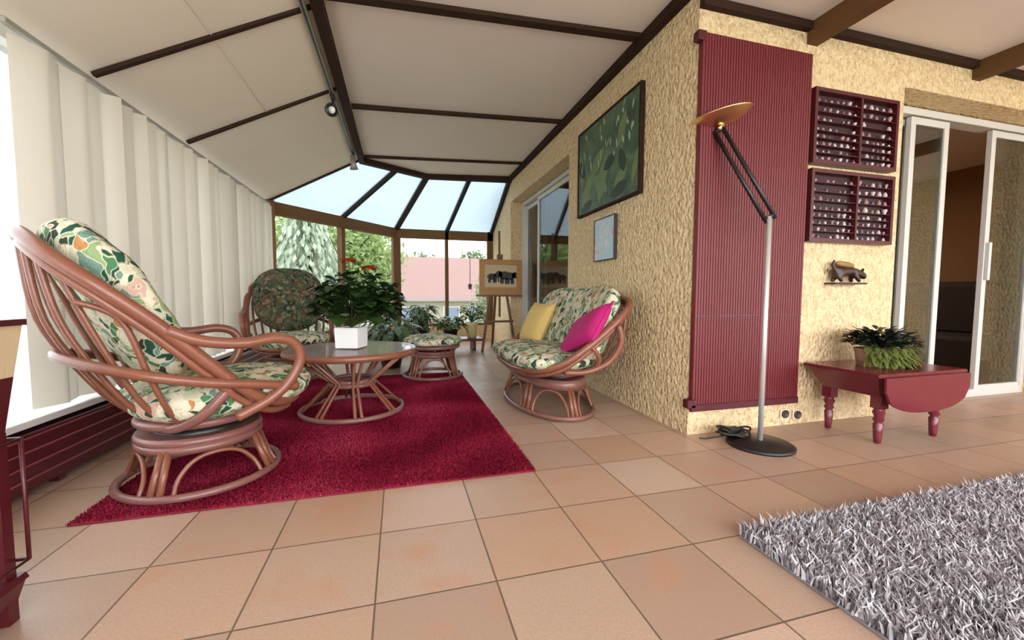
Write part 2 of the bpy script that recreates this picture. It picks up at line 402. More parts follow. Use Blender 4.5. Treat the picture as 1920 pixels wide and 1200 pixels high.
m1 = tuple((Vector(R_)+Vector(HH))/2); m2 = ((HH[0]+WW[0])/2, HH[1], 2.53)
pane('roof_glass', [A_, MAB, m1, R_], ROOFG); pane('roof_glass', [MAB, B_, HH, m1], ROOFG); pane('roof_glass', [B_, MBC, m2, HH], ROOFG); pane('roof_glass', [MBC, C_, WW, m2], ROOFG)
for i, (a, b) in enumerate(((A_, MAB), (MAB, B_), (B_, MBC), (MBC, C_))):
    pane('window_%d' % (i+1), [(a[0], a[1], .3), (b[0], b[1], .3), (b[0], b[1], 1.82), (a[0], a[1], 1.82)])
t = MB()
for a, b in ((A_, B_), (B_, C_)): t.beam((a[0], a[1], .14), (b[0], b[1], .14), .12, .30)
struct('wall_bay', t, STUCCO)
t = MB()
for a, b in ((A_, B_), (B_, C_)): t.beam((a[0], a[1], .30), (b[0], b[1], .30), .16, .03)
struct('trim_7', t, BROWN)
# left window wall: low wall, sill, posts, head, glass
t = MB(); t.box(XL-.16, XL-.02, -2.6, 5.5, 0, .29); struct('wall_left', t, REDDK)
t = MB(); t.box(XL-.16, XL+.075, -2.6, 5.46, .285, .315); struct('trim_8', t, SILLM, bevel=.004)
t = MB(); t.box(XL-.14, XL-.04, -2.6, 5.5, 1.86, 1.95); struct('trim_9', t, SILLM)
for y in (-1.9, -.35, 1.2, 2.75, 4.3):
    struct('window_post', post(XL-.10, y, .07, ang=PI/2, z0=.31, z1=1.87), BROWN)
pane('window_5', [(XL-.1, -2.6, .31), (XL-.1, 5.5, .31), (XL-.1, 5.5, 1.87), (XL-.1, -2.6, 1.87)])
# glazed outer front behind the camera and end wall
t = MB(); t.box(-1.62, 7.2, -2.7, -2.58, 0, .3); struct('wall_front', t, STUCCO)
for x in (-1.5, .2, 1.9, 3.6, 5.3, 7.1):
    struct('window_post', post(x, -2.62, .08, z0=.3, z1=2.5), BROWN)
t = MB(); t.box(7.2, 7.3, -2.7, 2.3, 0, 2.6); struct('wall_end', t, STUCCO)
# room behind the sliding doors
ROOMW = simple('ochre_room_wall', (134, 100, 66), .8, c2=(124, 92, 60))
t = MB(); t.box(1.9, 7.2, 6.4, 6.5, 0, 2.6); struct('wall_room_back', t, ROOMW)
t = MB(); t.box(7.2, 7.3, 2.3, 6.5, 0, 2.6); struct('wall_room_end', t, ROOMW)
t = MB(); t.box(1.9, 7.2, 2.27, 6.5, 2.5, 2.6); struct('ceiling_room', t, CEIL)

# sliding doors -------------------------------------------------
def leaf_frame(mb, axis, p, a0, a1, z0, z1, sw, d):
    def bx(u0, u1, z0_, z1_):
        if axis == 'x': mb.box(u0, u1, p-d/2, p+d/2, z0_, z1_)
        else: mb.box(p-d/2, p+d/2, u0, u1, z0_, z1_)
    bx(a0, a0+sw, z0, z1); bx(a1-sw, a1, z0, z1); bx(a0+sw, a1-sw, z0, z0+sw*1.2); bx(a0+sw, a1-sw, z1-sw, z1)
def leaf_pane(mb, axis, p, a0, a1, z0, z1, sw):
    if axis == 'x': mb.box(a0+sw, a1-sw, p-.006, p+.006, z0+sw, z1-sw)
    else: mb.box(p-.006, p+.006, a0+sw, a1-sw, z0+sw, z1-sw)
# door_1: in the front wall, leaf slid half open
fr = MB(); leaf_frame(fr, 'x', YB-.01, 3.26, 5.15, 0, 2.19, .05, .10); struct('trim_10', fr, WHITEF, bevel=.003)
for nm, a0, a1, p in (('door_1', 3.62, 4.03, YB-.035), ('door_2', 4.53, 5.14, YB-.035), ('door_3', 3.31, 3.70, YB+.015)):
    q = MB(); leaf_frame(q, 'x', p, a0, a1, .03, 2.13, .05, .035); d = struct(nm, q, WHITEF, bevel=.003)
    q = MB(); leaf_pane(q, 'x', p, a0, a1, .03, 2.13, .05); q.build('door_glass', DOORG, d)
    if nm == 'door_2':
        q = MB(); q.bbox(a0+.012, a0+.038, p-.045, p-.017, .95, 1.25); q.build('door_handle', WHITEF, d)
# door_4/5: in the side wall
fr = MB(); leaf_frame(fr, 'y', XB-.01, 3.78, 5.95, 0, 2.19, .05, .10); struct('trim_11', fr, WHITEF, bevel=.003)
for nm, a0, a1, p in (('door_4', 3.83, 5.24, XB-.035), ('door_5', 5.10, 5.90, XB+.015)):
    q = MB(); leaf_frame(q, 'y', p, a0, a1, .03, 2.13, .055, .035); d = struct(nm, q, WHITEF, bevel=.003)
    q = MB(); leaf_pane(q, 'y', p, a0, a1, .03, 2.13, .055); q.build('door_glass', DOORG, d)

# ================================================================ OUTDOORS
GRASS = simple('pale_gravel_lawn', (176, 178, 158), .95, c2=(160, 166, 140), nscale=2)
tr_ = MB(); tr_.box(-34, -1.7, -12, 6.5, -.25, -.05); o = tr_.build('terrace', simple('pale_terrace_paving', (206, 204, 198), .9, c2=(190, 188, 182))); o['kind'] = 'structure'
g = MB(); g.box(-60, 60, -40, 90, -2.3, -2.2); o = g.build('ground', GRASS); o['kind'] = 'structure'
ROOFT = simple('pink_roof_tiles', (150, 118, 112), .85, c2=(140, 108, 102), nscale=3)
PLASTER = simple('cream_plaster', (168, 158, 138), .9)
h = thing('house', 'neighbouring cream house with a pale pink tiled roof beyond the bay window', 'house', (2.3, 27, -2.2))
q = MB(); q.box(-4.2, 4.2, 0, 7, 0, 2.75); q.build('wall', PLASTER, h)
q = MB(); q.add([(-4.7, -.5, 2.75), (4.5, -.5, 2.75), (4.5, 7.5, 2.75), (-4.7, 7.5, 2.75), (-4.3, 3.5, 5.75), (3.4, 3.5, 5.75)], [(0, 1, 5, 4), (1, 2, 5), (2, 3, 4, 5), (3, 0, 4), (3, 2, 1, 0)])
q.build('roof', ROOFT, h)
q = MB(); q.box(-4.7, 4.5, -.56, -.5, 2.6, 2.78); q.build('gutter', simple('zinc_gutter', (150, 140, 140), .5), h)
for x in (-1.6, 1.0, 2.6):
    q = MB(); q.box(x-.55, x+.55, -.06, 0, 1.1, 2.25); f_ = q.build('window', WHITEF, h)
    q = MB(); q.box(x-.47, x+.47, -.08, -.06, 1.18, 2.17); q.build('pane', simple('dark_window_pane', (120, 130, 150), .1), f_)

def leaf_cloud(n, fn, size, droop=0.0, aspect=.45):
    """n small leaves; fn() -> centre, direction"""
    vs = np.zeros((n*4, 3)); 
    for i in range(n):
        c, d = fn(); d = np.array(d, float); d /= np.linalg.norm(d)+1e-9
        s_ = np.cross(d, RNG.normal(size=3)); s_ /= np.linalg.norm(s_)+1e-9
        L = size*(.6+.8*RNG.random()); wd = L*aspect
        c = np.array(c, float)
        vs[i*4:i*4+4] = [c-d*L/2, c+s_*wd/2, c+d*L/2, c-s_*wd/2]
    mb = MB(); mb.v = [tuple(v) for v in vs]; mb.f = [(4*i, 4*i+1, 4*i+2, 4*i+3) for i in range(n)]; mb.sm = [False]*n; mb.mi = [0]*n
    return mb
BARK = simple('bark', (96, 78, 62), .9, c2=(70, 56, 44))
def tree(name, label, loc, height, rad, mat, n, weeping=False, size=.16, group=None, trunk_frac=.35):
    t_ = thing(name, label, 'tree', loc, 0, group)
    q = MB(); q.tube([(0, 0, 0), (.05, .02, height*.4), (0, 0, height*.93)], .16*height/5, 8, r_end=.02)
    nb = 16; brs = []
    for k in range(nb):
        z0 = height*(trunk_frac+(.92-trunk_frac)*k/nb); a = k*2.4; rr = rad*(1-.75*(k/nb)**1.3) if weeping else rad*math.sin(PI*(.15+.75*k/nb))
        tip = (rr*math.cos(a), rr*math.sin(a), z0+(.1*height if not weeping else -.06*height))
        q.tube([(0, 0, z0), (tip[0]*.5, tip[1]*.5, z0+.06*height), tip], .035*height/5, 5, r_end=.008); brs.append((z0, rr, a))
    tr = q.build('trunk', BARK, t_)
    def fn():
        if weeping:
            k = RNG.random()**.7; z = height*(.08+.92*(1-k)); rr = rad*(.1+.9*k**.8)*math.sqrt(RNG.random()); a = RNG.random()*2*PI
            a = round(a/(2*PI)*13)/13*2*PI+RNG.normal()*.12
            zz = z-(rr/rad)**2*.5+RNG.normal()*.08
            return (rr*math.cos(a), rr*math.sin(a), max(zz, .1)), (math.cos(a)*.4, math.sin(a)*.4, -1)
        u = RNG.normal(size=3); u /= np.linalg.norm(u); rr = RNG.random()**.45
        lump = 1+.18*math.sin(u[0]*7+u[2]*5)*math.cos(u[1]*6)
        return (u[0]*rad*rr*lump, u[1]*rad*rr*lump, height*(.5+trunk_frac*.5)+u[2]*height*(.5-trunk_frac*.5)*rr*lump), RNG.normal(size=3)
    leaf_cloud(n, fn, size).build('crown', mat, t_); return t_
TL1 = mk_leaf('blue_grey_needles', (150, 166, 140), (206, 212, 192), .6, .3, 4)
TL2 = mk_leaf('garden_leaves', (128, 150, 92), (178, 192, 132), .6, .35, 4)
TL3 = mk_leaf('hedge_leaves', (96, 120, 80), (130, 148, 100), .6, .3, 4)
tree('weeping_tree', 'pale weeping blue-green conifer outside the left pane of the bay window', (-2.0, 10.2, -2.2), 5.2, 1.6, TL1, 9000, True, .17)
tree('garden_tree', 'leafy light green tree outside, just right of the weeping conifer', (-1.35, 13.4, -2.2), 5.8, 1.5, TL2, 9000, False, .17)
tree('garden_tree', 'dense green tree outside at the far left behind the weeping conifer', (-5.2, 17.5, -2.2), 6.6, 2.4, TL2, 9000, False, .2)
for i, (x, y, hh, rr) in enumerate(((-2.6, 40, 7.4, 1.95), (2.2, 40, 7.0, 1.95), (7.0, 40, 7.3, 1.95), (11.8, 40, 7.4, 1.95))):
    tree('distant_tree', 'green round-crowned tree rising behind the pink roof of the neighbouring house', (x, y, -2.2), hh, rr, TL3, 2200, False, .4, 'trees behind the neighbouring house')
BL = mk_leaf('pale_flowering_leaves', (188, 186, 164), (130, 142, 98), .7, .3, 30)
tree('flowering_shrub', 'tall pale flowering shrub outside the rightmost pane of the bay', (2.35, 10.3, -2.2), 4.1, .55, BL, 5000, False, .11, None, .1)
# feeder hanging outside the right pane
fd = thing('bird_feeder', 'small bird feeder hanging on a long rod outside the right bay pane', 'bird feeder', (1.27, 7.55, .98))
q = MB(); q.tube([(0, 0, .06), (0, 0, .87)], .006, 6); q.build('rod', BLACK, fd)
q = MB(); q.tube([(0, 0, .87), (0, -.16, .9), (0, -.3, .88)], .008, 6); q.build('bracket', BLACK, fd)
q = MB(); q.lathe([(.0, .06), (.045, .03), (.04, 0), (.03, -.05), (.05, -.06), (.0, -.062)], n=12); q.build('seed_holder', simple('feeder_brown', (120, 96, 84), .6), fd)

# ================================================================ BLINDS, RADIATOR
GREYR = simple('headrail_grey', (150, 146, 136), .5)
bl = thing('vertical_blind', 'long off-white vertical blind covering the left window wall', 'blind', (XL+.045, 2.7, 1.86))
q = MB(); q.bbox(-.015, .015, -.62, 2.72, .0, .02); q.build('headrail', GREYR, bl)
y = 2.20; k = 0
while y < 5.36:
    a = math.radians(26+17*math.sin(k*1.9)+RNG.normal()*5)
    if k in (4, 6, 13): a = math.radians(64)
    if k in (1, 9, 16): a = math.radians(-12)
    q = MB(); cx, cy = 0, y-2.7; nseg = 6; hw = .0635; vs = []
    for j in range(nseg+1):
        s_ = -1+2*j/nseg; bow = .006*(1-s_*s_)
        dx = math.sin(a)*hw*s_+math.cos(a)*bow; dy = math.cos(a)*hw*s_-math.sin(a)*bow
        vs += [(cx+dx, cy+dy, -1.525), (cx+dx, cy+dy, -.012)]
    q.add(vs, [(2*j, 2*j+2, 2*j+3, 2*j+1) for j in range(nseg)], True)
    q.build('vane', VANE, bl)
    y += .112; k += 1
q = MB(); q.tube([(.02, 2.62, 0), (.025, 2.64, -.8), (.02, 2.63, -1.4)], .004, 6); q.build('pull_cord', WHITEF, bl)

rd = thing('radiator', 'long low wine-red radiator under the window sill behind the chairs', 'radiator', (XL+.02, 2.6, 0))
q = MB(); q.bbox(-.015, .045, -4.6, 2.7, .03, .262, .006); q.build('body', REDDK, rd)
REDLINE = simple('radiator_fin_edge', (134, 52, 56), .35)
q = MB()
for z in (.075, .13, .185, .24): q.bbox(.045, .051, -4.6, 2.7, z, z+.008, .002)
q.build('fin', REDLINE, rd)
for yy in (-.4, 1.2, 2.5):
    q = MB(); q.box(-.005, .03, yy, yy+.04, 0, .031); q.build('foot', REDDK, rd)

# ================================================================ RATTAN FURNITURE
def oval(a, b, z, n=20, c=(0, 0)):
    return [(c[0]+a*math.cos(2*PI*k/n), c[1]+b*math.sin(2*PI*k/n), z) for k in range(n)]
def rattan_base(root, fa, fb, ta, tb, zt, npairs, ring_r=.016, swivel=True, band=True, gap=.06):
    q = MB(); q.tube(oval(fa, fb, ring_r+.008), ring_r, 10, True, 4); q.build('floor_ring', RATTANM, root)
    q = MB()
    for dz in ((0, .028) if band else (0,)): q.tube(oval(ta, tb, zt-dz), .017, 10, True, 4)
    if band:
        q.lathe([(1.0, zt-.045), (1.05, zt-.045), (1.05, zt+.016), (1.0, zt+.016)], n=36, sx=ta, sy=tb)
    q.build('top_ring', RATTANM, root)
    for k in range(npairs):
        a = 2*PI*(k+.5)/npairs
        q = MB()
        for s_ in (-gap, gap):
            q.tube([(fa*math.cos(a+s_), fb*math.sin(a+s_), .02), (ta*math.cos(a+s_*.9)*1.02, tb*math.sin(a+s_*.9)*1.02, zt-.03)], .0135, 8)
        q.build('leg', RATTAN, root)
        a2 = a+PI/npairs; d = PI/npairs*.72
        q = MB()
        def pt(an, t):
            return ((fa+(ta-fa)*t)*math.cos(an), (fb+(tb-fb)*t)*math.sin(an), .02+(zt-.05-.02)*t)
        q.tube([pt(a2-d, .0), pt(a2-d*.95, .45), pt(a2-d*.6, .85), pt(a2, .97), pt(a2+d*.6, .85), pt(a2+d*.95, .45), pt(a2+d, 0)], .009, 7, False, 5); q.build('arch', RATTAN, root)
    if swivel:
        q = MB(); q.lathe([(0, zt+.0), (ta*.8, zt+.0), (ta*.8, zt+.03), (ta*.45, zt+.05), (0, zt+.05)], n=28, sy=tb/ta); q.build('swivel_plate', BLACK, root)

HOOP = [(-.488, 0, 1.018), (-.473, .15, .990), (-.425, .27, .925), (-.33, .345, .83), (-.19, .365, .695), (-.04, .36, .535), (.08, .345, .415), (.20, .30, .345), (.32, .18, .325), (.37, 0, .325)]
def mirror(pts):
    return pts+[(p[0], -p[1], p[2]) for p in reversed(pts[1:-1])]
def make_chair(label, loc, rz, group, fabric_back, fabric_seat):
    root = thing('rattan_armchair', label, 'armchair', loc, rz, group)
    rattan_base(root, .29, .29, .215, .215, .215, 4)
    hp = mirror(HOOP)
    q = MB(); q.tube(hp, .0235, 12, True, 6)
    q.tube([(p[0]*.965-.016, p[1]*.97, p[2]-.036) for p in hp], .015, 10, True, 6); q.build('hoop_frame', RATTAN, root)
    q = MB(); q.tube(oval(.21, .21, .283), .02, 10, True, 4)
    q.tube([(.02, .34, .44), (-.06, .31, .345), (-.12, .2, .285), (-.16, .08, .27), (-.16, -.08, .27), (-.12, -.2, .285), (-.06, -.31, .345), (.02, -.34, .44)], .021, 10)
    q.build('seat_ring', RATTANM, root)
    for s_ in (-.30, -.24, -.17, -.10, -.03, .03, .10, .17, .24, .30):
        zt = 1.01-.95*s_*s_*1.25-(.1 if abs(s_) > .28 else 0); ft = -.49+1.15*s_*s_
        q = MB(); bow = math.sqrt(max(.01, 1-(s_/.36)**2))
        q.tube([(ft, s_, zt-.02), (-.40*bow-.06, s_*1.05, .72), (-.335*bow-.03, s_*1.02, .52), (-.24*bow-.03, s_*.92, .38), (-.13*bow-.03, s_*.66, .285)], .0105, 7, False, 5)
        q.build('rib', RATTAN, root)
    q = MB(); q.tube([(.27, .345, .405), (.12, .365, .44), (-.05, .375, .475), (-.2, .355, .515), (-.33, .26, .555), (-.405, .12, .58), (-.42, 0, .585), (-.405, -.12, .58), (-.33, -.26, .555), (-.2, -.355, .515), (-.05, -.375, .475), (.12, -.365, .44), (.27, -.345, .405)], .0195, 10)
    q.build('belt_rail', RATTAN, root)
    for sg in (1, -1):
        q = MB(); q.tube([(-.17, sg*.372, .68), (-.08, sg*.385, .637), (.05, sg*.392, .617), (.17, sg*.39, .627), (.245, sg*.385, .60), (.272, sg*.38, .53), (.235, sg*.37, .445), (.16, sg*.36, .375), (.04, sg*.335, .315)], .0215, 12, False, 6)
        q.build('armrest', RATTAN, root)
    q = MB(); q.pad((-.255, 0, .76), (-.31, 0, .61), (0, 1, 0), (.61, 0, .31), .345, .315, .10, .10, .8, wrap=.05, tuft=.02); q.build('back_cushion', fabric_back, root)
    q = MB(); q.pad((.085, 0, .395), (1, 0, .03), (0, 1, 0), (-.03, 0, 1), .345, .325, .065, .115, .75, tuft=.012); q.build('seat_cushion', fabric_seat, root)
    return root
make_chair('large rattan swivel armchair in the left foreground, its slatted back to us', (-.86, 2.09, .012), math.radians(35), 'rattan armchairs', FLORAL, FLORAL)
make_chair('rattan swivel armchair with a round brown floral back, facing us beyond the table', (-1.0, 4.30, .012), math.radians(-74), 'rattan armchairs', FLORALD, FLORAL)

# loveseat
LS = thing('rattan_loveseat', 'rattan loveseat with floral cushions against the stucco wall', 'loveseat', (1.08, 2.93, 0), math.radians(180))
rattan_base(LS, .29, .56, .225, .46, .235, 6, gap=.05)
LH = [(-.41, 0, .80), (-.41, .3, .80), (-.395, .50, .785), (-.33, .615, .735), (-.20, .655, .63), (-.04, .65, .50), (.11, .60, .39), (.23, .48, .335), (.30, .27, .315), (.315, 0, .312)]
hp = mirror(LH)
q = MB(); q.tube(hp, .023, 12, True, 6); q.tube([(p[0]*.96-.012, p[1]*.97, p[2]-.035) for p in hp], .015, 10, True, 6); q.build('hoop_frame', RATTAN, LS)
q = MB(); q.tube(oval(.20, .42, .285), .019, 10, True, 4); q.build('seat_ring', RATTANM, LS)
for k in range(13):
    s_ = -.54+1.08*k/12; q = MB(); e = abs(s_)/.6
    q.tube([(-.40+.05*e*e, s_, .77-.03*e**3), (-.40+.06*e, s_*1.0, .58), (-.33+.06*e, s_*.94, .42), (-.2+.03*e, s_*.78, .29)], .0105, 7, False, 5); q.build('rib', RATTAN, LS)
for sg in (1, -1):
    q = MB(); q.tube([(-.24, sg*.66, .63), (-.26, sg*.66, .52), (-.20, sg*.63, .40), (-.06, sg*.60, .335), (.08, sg*.56, .33)], .019, 10, False, 5)
    q.tube([(-.06, sg*.655, .50), (-.12, sg*.64, .42), (-.10, sg*.58, .34), (0, sg*.46, .30)], .015, 10, False, 5); q.build('armrest', RATTAN, LS)
q = MB(); q.pad((-.255, 0, .60), (-.2, 0, .5), (0, 1, 0), (.5, 0, .2), .295, .625, .09, .13, .48, wrap=.10, tuft=.015, nv=40); q.build('back_cushion', FLORAL, LS)
q = MB(); q.pad((.065, 0, .385), (1, 0, .02), (0, 1, 0), (-.02, 0, 1), .30, .575, .07, .09, .6, tuft=.01, nv=40); q.build('seat_cushion', FLORAL, LS)

def pillow(label, loc, xdir, ydir, h, t, mat, group=None, hy=1):
    x = Vector(xdir).normalized(); y_ = Vector(ydir).normalized(); n = x.cross(y_).normalized()
    root = thing('throw_pillow', label, 'pillow', loc, 0, group)
    q = MB(); N = 18; vs = []; fs = []
    for sgn in (1, -1):
        for i in range(N+1):
            for j in range(N+1):
                u = -1+2*i/N; v = -1+2*j/N
                pin = 1-.07*(1-abs(u)**2)*(abs(v)**4)-.07*(1-abs(v)**2)*(abs(u)**4)
                th = t*((1-u**4)*(1-v**4))**.6
                vs.append(x*u*h*pin+y_*v*h*hy*pin+n*th*sgn)
    M_ = (N+1)**2
    for i in range(N):
        for j in range(N):
            a = i*(N+1)+j; fs.append((a, a+N+1, a+N+2, a+1)); fs.append((M_+a, M_+a+1, M_+a+N+2, M_+a+N+1))
    q.add(vs, fs, True); q.build('cover', mat, root)
    q = MB(); c_ = [x*u*h+y_*v*h*hy for u, v in ((-1, -1), (1, -1), (1, 1), (-1, 1))]
    pts = []
    for k in range(4):
        a, b = c_[k], c_[(k+1) % 4]
        for s_ in (.03, .25, .5, .75, .97): pts.append((a.lerp(b, s_))*(1-.07*(1-abs(2*s_-1)**2)))
    q.tube(pts, .006, 6, True, 2); q.build('piping', mat, root); return root
YEL = simple('mustard_weave', (206, 170, 86), .9, c2=(216, 192, 126), nscale=60, bump=.4, bscale=200)
MAG = simple('magenta_velvet', (190, 20, 110), .8, c2=(168, 14, 96), nscale=20)
pillow('mustard yellow pillow at the far end of the loveseat', (1.14, 3.33, .575), (.15, -1, 0), (.42, .06, .9), .19, .06, YEL)
pillow('bright magenta pillow leaning on the loveseat back at its near end', (1.18, 2.46, .59), (-.12, 1, -.38), (.62, .3, .75), .225, .055, MAG, None, .68)

# ottoman
ST = thing('rattan_footstool', 'round rattan footstool with a floral cushion beyond the coffee table', 'footstool', (.31, 4.06, .012))
rattan_base(ST, .28, .28, .20, .20, .25, 4, band=True, swivel=False)
q = MB(); q.tube(oval(.25, .25, .305), .017, 10, True, 4)
for k in range(8):
    a = k*PI/4; q.tube([(.2*math.cos(a), .2*math.sin(a), .25), (.25*math.cos(a), .25*math.sin(a), .305)], .011, 7)
q.build('seat_ring', RATTANM, ST)
q = MB(); q.pad((0, 0, .355), (1, 0, 0), (0, 1, 0), (0, 0, 1), .285, .285, .065, .05, .95, tuft=.01); q.build('cushion', FLORAL, ST)

# coffee table
CT = thing('coffee_table', 'round rattan coffee table with a glass top standing on the red rug', 'coffee table', (-.32, 2.97, .012))
q = MB(); q.tube(oval(.33, .33, .026), .016, 10, True, 4); q.build('floor_ring', RATTANM, CT)
q = MB(); q.tube(oval(.405, .405, .418), .018, 10, True, 5); q.lathe([(.392, .40), (.425, .40), (.43, .42), (.425, .44), (.40, .44), (.392, .436)], n=48); q.build('table_rim', RATTAN, CT)
q = MB(); q.tube(oval(.14, .14, .20), .016, 10, True, 4); q.tube(oval(.135, .135, .225), .016, 10, True, 4); q.build('waist_ring', RATTANM, CT)
for k in range(8):
    a = 2*PI*k/8+.2; q = MB()
    for s_ in (-.06, .06):
        q.tube([(.38*math.cos(a+s_), .38*math.sin(a+s_), .41), (.14*math.cos(a+s_*1.6), .14*math.sin(a+s_*1.6), .215), (.325*math.cos(a+s_), .325*math.sin(a+s_), .028)], .011, 8, smooth_path=False)
    q.build('leg', RATTAN, CT)
TABLETOP = mk_rattan('woven_cane_top', (214, 178, 156), (226, 194, 172), (176, 138, 120))
q = MB(); q.lathe([(0, .425), (.395, .425), (.395, .432), (0, .432)], n=48, smooth=False); q.build('woven_panel', TABLETOP, CT)
gt = Mat('glass_top'); gt.base((150, 130, 120)); gt.set(.06); 
q = MB(); q.lathe([(0, .437), (.415, .437), (.418, .44), (.415, .443), (0, .443)], n=48, smooth=False); q.build('glass_top', glass('table_glass', (.985, .985, .985), .0, 0, .2), CT)

# ================================================================ RUGS
def pile_mesh(name, x0, x1, y0, y1, z, n, L, wd, lean, parent, mat, clump=0, jitter=.6):
    P = np.stack([RNG.uniform(x0, x1, n), RNG.uniform(y0, y1, n), np.full(n, z)], 1)
    ang = RNG.uniform(0, 2*PI, n); d = np.stack([np.cos(ang), np.sin(ang)], 1)
    ln = np.stack([np.full(n, lean[0]), np.full(n, lean[1])], 1)+RNG.normal(size=(n, 2))*jitter
    l_ = L*RNG.uniform(.7, 1.2, n)
    tip = P+np.concatenate([ln*l_[:, None]*.6, (l_*.75)[:, None]], 1)
    mid = P+np.concatenate([ln*l_[:, None]*.2, (l_*.55)[:, None]], 1)
    s_ = np.concatenate([d*wd/2, np.zeros((n, 1))], 1)
    V = np.stack([P-s_, P+s_, mid+s_*.9, mid-s_*.9, tip], 1).reshape(-1, 3)
    me = bpy.data.meshes.new(name)
    base = (np.arange(n)*5)[:, None]
    idx = np.concatenate([base+np.array([[0, 1, 2, 3]]), base+np.array([[3, 2, 4]])], 1).reshape(-1)
    me.vertices.add(n*5); me.vertices.foreach_set('co', V.reshape(-1))
    me.loops.add(n*7); me.loops.foreach_set('vertex_index', idx.astype(np.int32))
    me.polygons.add(n*2)
    st = (np.arange(n)*7)[:, None]+np.array([[0, 4]]); me.polygons.foreach_set('loop_start', st.reshape(-1).astype(np.int32))
    me.update(calc_edges=True)
    at = me.attributes.new('tone', 'FLOAT', 'POINT'); tone = RNG.random(n)
    if clump:
        cx = np.sin(P[:, 0]*clump+2*np.sin(P[:, 1]*clump*.7))*np.cos(P[:, 1]*clump*.9+np.sin(P[:, 0]*clump*1.3))
        tone = np.clip(tone*.55+.225+cx*.35, 0, 1)
    at.data.foreach_set('value', np.repeat(tone, 5).astype(np.float32))
    me.materials.append(mat); o = bpy.data.objects.new(name, me); COL.objects.link(o); o.parent = parent; o['kind'] = 'stuff'; return o
RUGRED = mk_attr('red_pile', [(0, (92, 8, 28)), (.5, (134, 22, 48)), (1, (172, 54, 80))])
rg = thing('red_rug', 'plain crimson shag rug under the coffee table and the left armchair', 'rug', (-.27, 2.98, 0))
q = MB(); q.bbox(-.87, .87, -1.235, 1.235, .001, .008, .003); q.build('backing', simple('rug_backing', (120, 14, 40), .95), rg)
pile_mesh('pile', -.87, .87, -1.235, 1.235, .006, 170000, .0145, .0045, (.05, -.05), rg, RUGRED, 5, .35)
GREY = mk_attr('grey_pile', [(0, (80, 70, 72)), (.3, (122, 112, 113)), (.6, (172, 165, 168)), (1, (216, 213, 218))])
sr = thing('grey_shag_rug', 'silvery grey long-pile shag rug in the lower right corner', 'rug', (2.3, -.05, 0))
q = MB(); q.bbox(-1.2, 1.2, -1.15, 1.13, .001, .01, .003); q.build('backing', simple('grey_backing', (120, 112, 112), .95), sr)
pile_mesh('pile', -1.2, 1.2, -.2, 1.13, .008, 85000, .050, .007, (.5, .35), sr, GREY, 0, .55)

# ================================================================ FLOOR LAMP
LP = thing('floor_lamp', 'tall floor lamp with chrome pole, black angled arm and brass bowl shade', 'lamp', (1.895, 1.745, 0))
q = MB(); q.lathe([(0, 0), (.165, 0), (.168, .012), (.15, .022), (.03, .03), (0, .03)], n=40); q.build('base', BLACK, LP)
q = MB(); q.lathe([(.013, .03), (.013, 1.24)], n=16); q.build('pole', CHROME, LP)
E1 = Vector((0, 0, 1.235)); E2 = Vector((-.175, .185, 1.735)); sd = Vector((.7, .7, 0)); ax = (E2-E1).normalized(); sdv = ax.cross(Vector((.7, .7, 0))).normalized()*.022
q = MB(); q.tube([E1+sdv-ax*.02, E2+sdv], .011, 8); q.tube([E1-sdv-ax*.02, E2-sdv], .011, 8)
q.tube([E1-sdv*1.3, E1+sdv*1.3], .011, 8); q.tube([E2-sdv*1.3, E2+sdv*1.3], .011, 8); q.build('arm', BLACK, LP)
tilt = Vector((-.22, -.02, .97)).normalized()
bc = E2+Vector((.02, -.005, .03))
prof = [(.0, 0), (.03, .0), (.08, .010), (.125, .030), (.150, .050), (.155, .053), (.152, .057), (.122, .036), (.078, .016), (.03, .008), (0, .008)]
q = MB(); q.lathe(prof, bc, 40, tilt); q.build('bowl_shade', BRASS, LP)
q = MB(); q.lathe([(.012, 0), (.012, .05), (.0, .055)], bc+tilt*.008, 12, tilt); q.build('bulb', WHITEP, LP)
q = MB(); q.tube([E2, bc], .016, 10); q.build('swivel_joint', BRASS, LP)
cb = thing('power_cable', 'black coiled cable with a plug-in dimmer lying behind the lamp base', 'cable', (1.80, 1.86, 0))
q = MB(); pts = []
for k in range(46):
    a = k*.62; rr = .055+.02*math.sin(k*.9); pts.append((rr*1.5*math.cos(a)+.02, rr*.8*math.sin(a), .035+.012*math.sin(k*1.3)+.0006*k))
q.tube(pts, .006, 6, False, 3); q.tube([(.06, 0, .03), (-.08, .03, .01), (-.13, .035, .007), (-.16, .05, .007)], .005, 6); q.build('cord', BLACK, cb)
q = MB(); q.bbox(-.02, .06, -.03, .025, .028, .07, .006); q.build('dimmer', BLACK, cb)

# ================================================================ SHUTTER
SH = thing('shutter', 'tall wine-red ribbed window shutter mounted on the front wall', 'shutter', (2.0, YW, 0))
q = MB(); x0, x1 = -.385, .395; n = 42; pw = (x1-x0)/n; vs = []; z0, z1 = .155, 2.255
for k in range(n):
    xa = x0+k*pw
    for xx, yy in ((xa, -.03), (xa+pw*.12, -.042), (xa+pw*.86, -.042), (xa+pw*.98, -.03)):
        vs += [(xx, yy, z0), (xx, yy, z1)]
q.add(vs, [(2*j, 2*j+2, 2*j+3, 2*j+1) for j in range(n*4-1)])
q.box(x0, x1, -.031, -.012, z0, z1); q.build('panel', RED, SH)
q = MB(); q.bbox(x0-.01, x1, -.05, -.03, .15, .19, .003); q.build('bottom_rail', REDDK, SH)
for z in (.17, 2.21):
    q = MB(); q.bbox(x0-.035, x0+.02, -.05, -.002, z, z+.05, .004); q.build('hinge', REDDK, SH)
q = MB(); q.box(x0, x1, -.0435, -.041, .70, .706); q.build('seam', REDDK, SH)
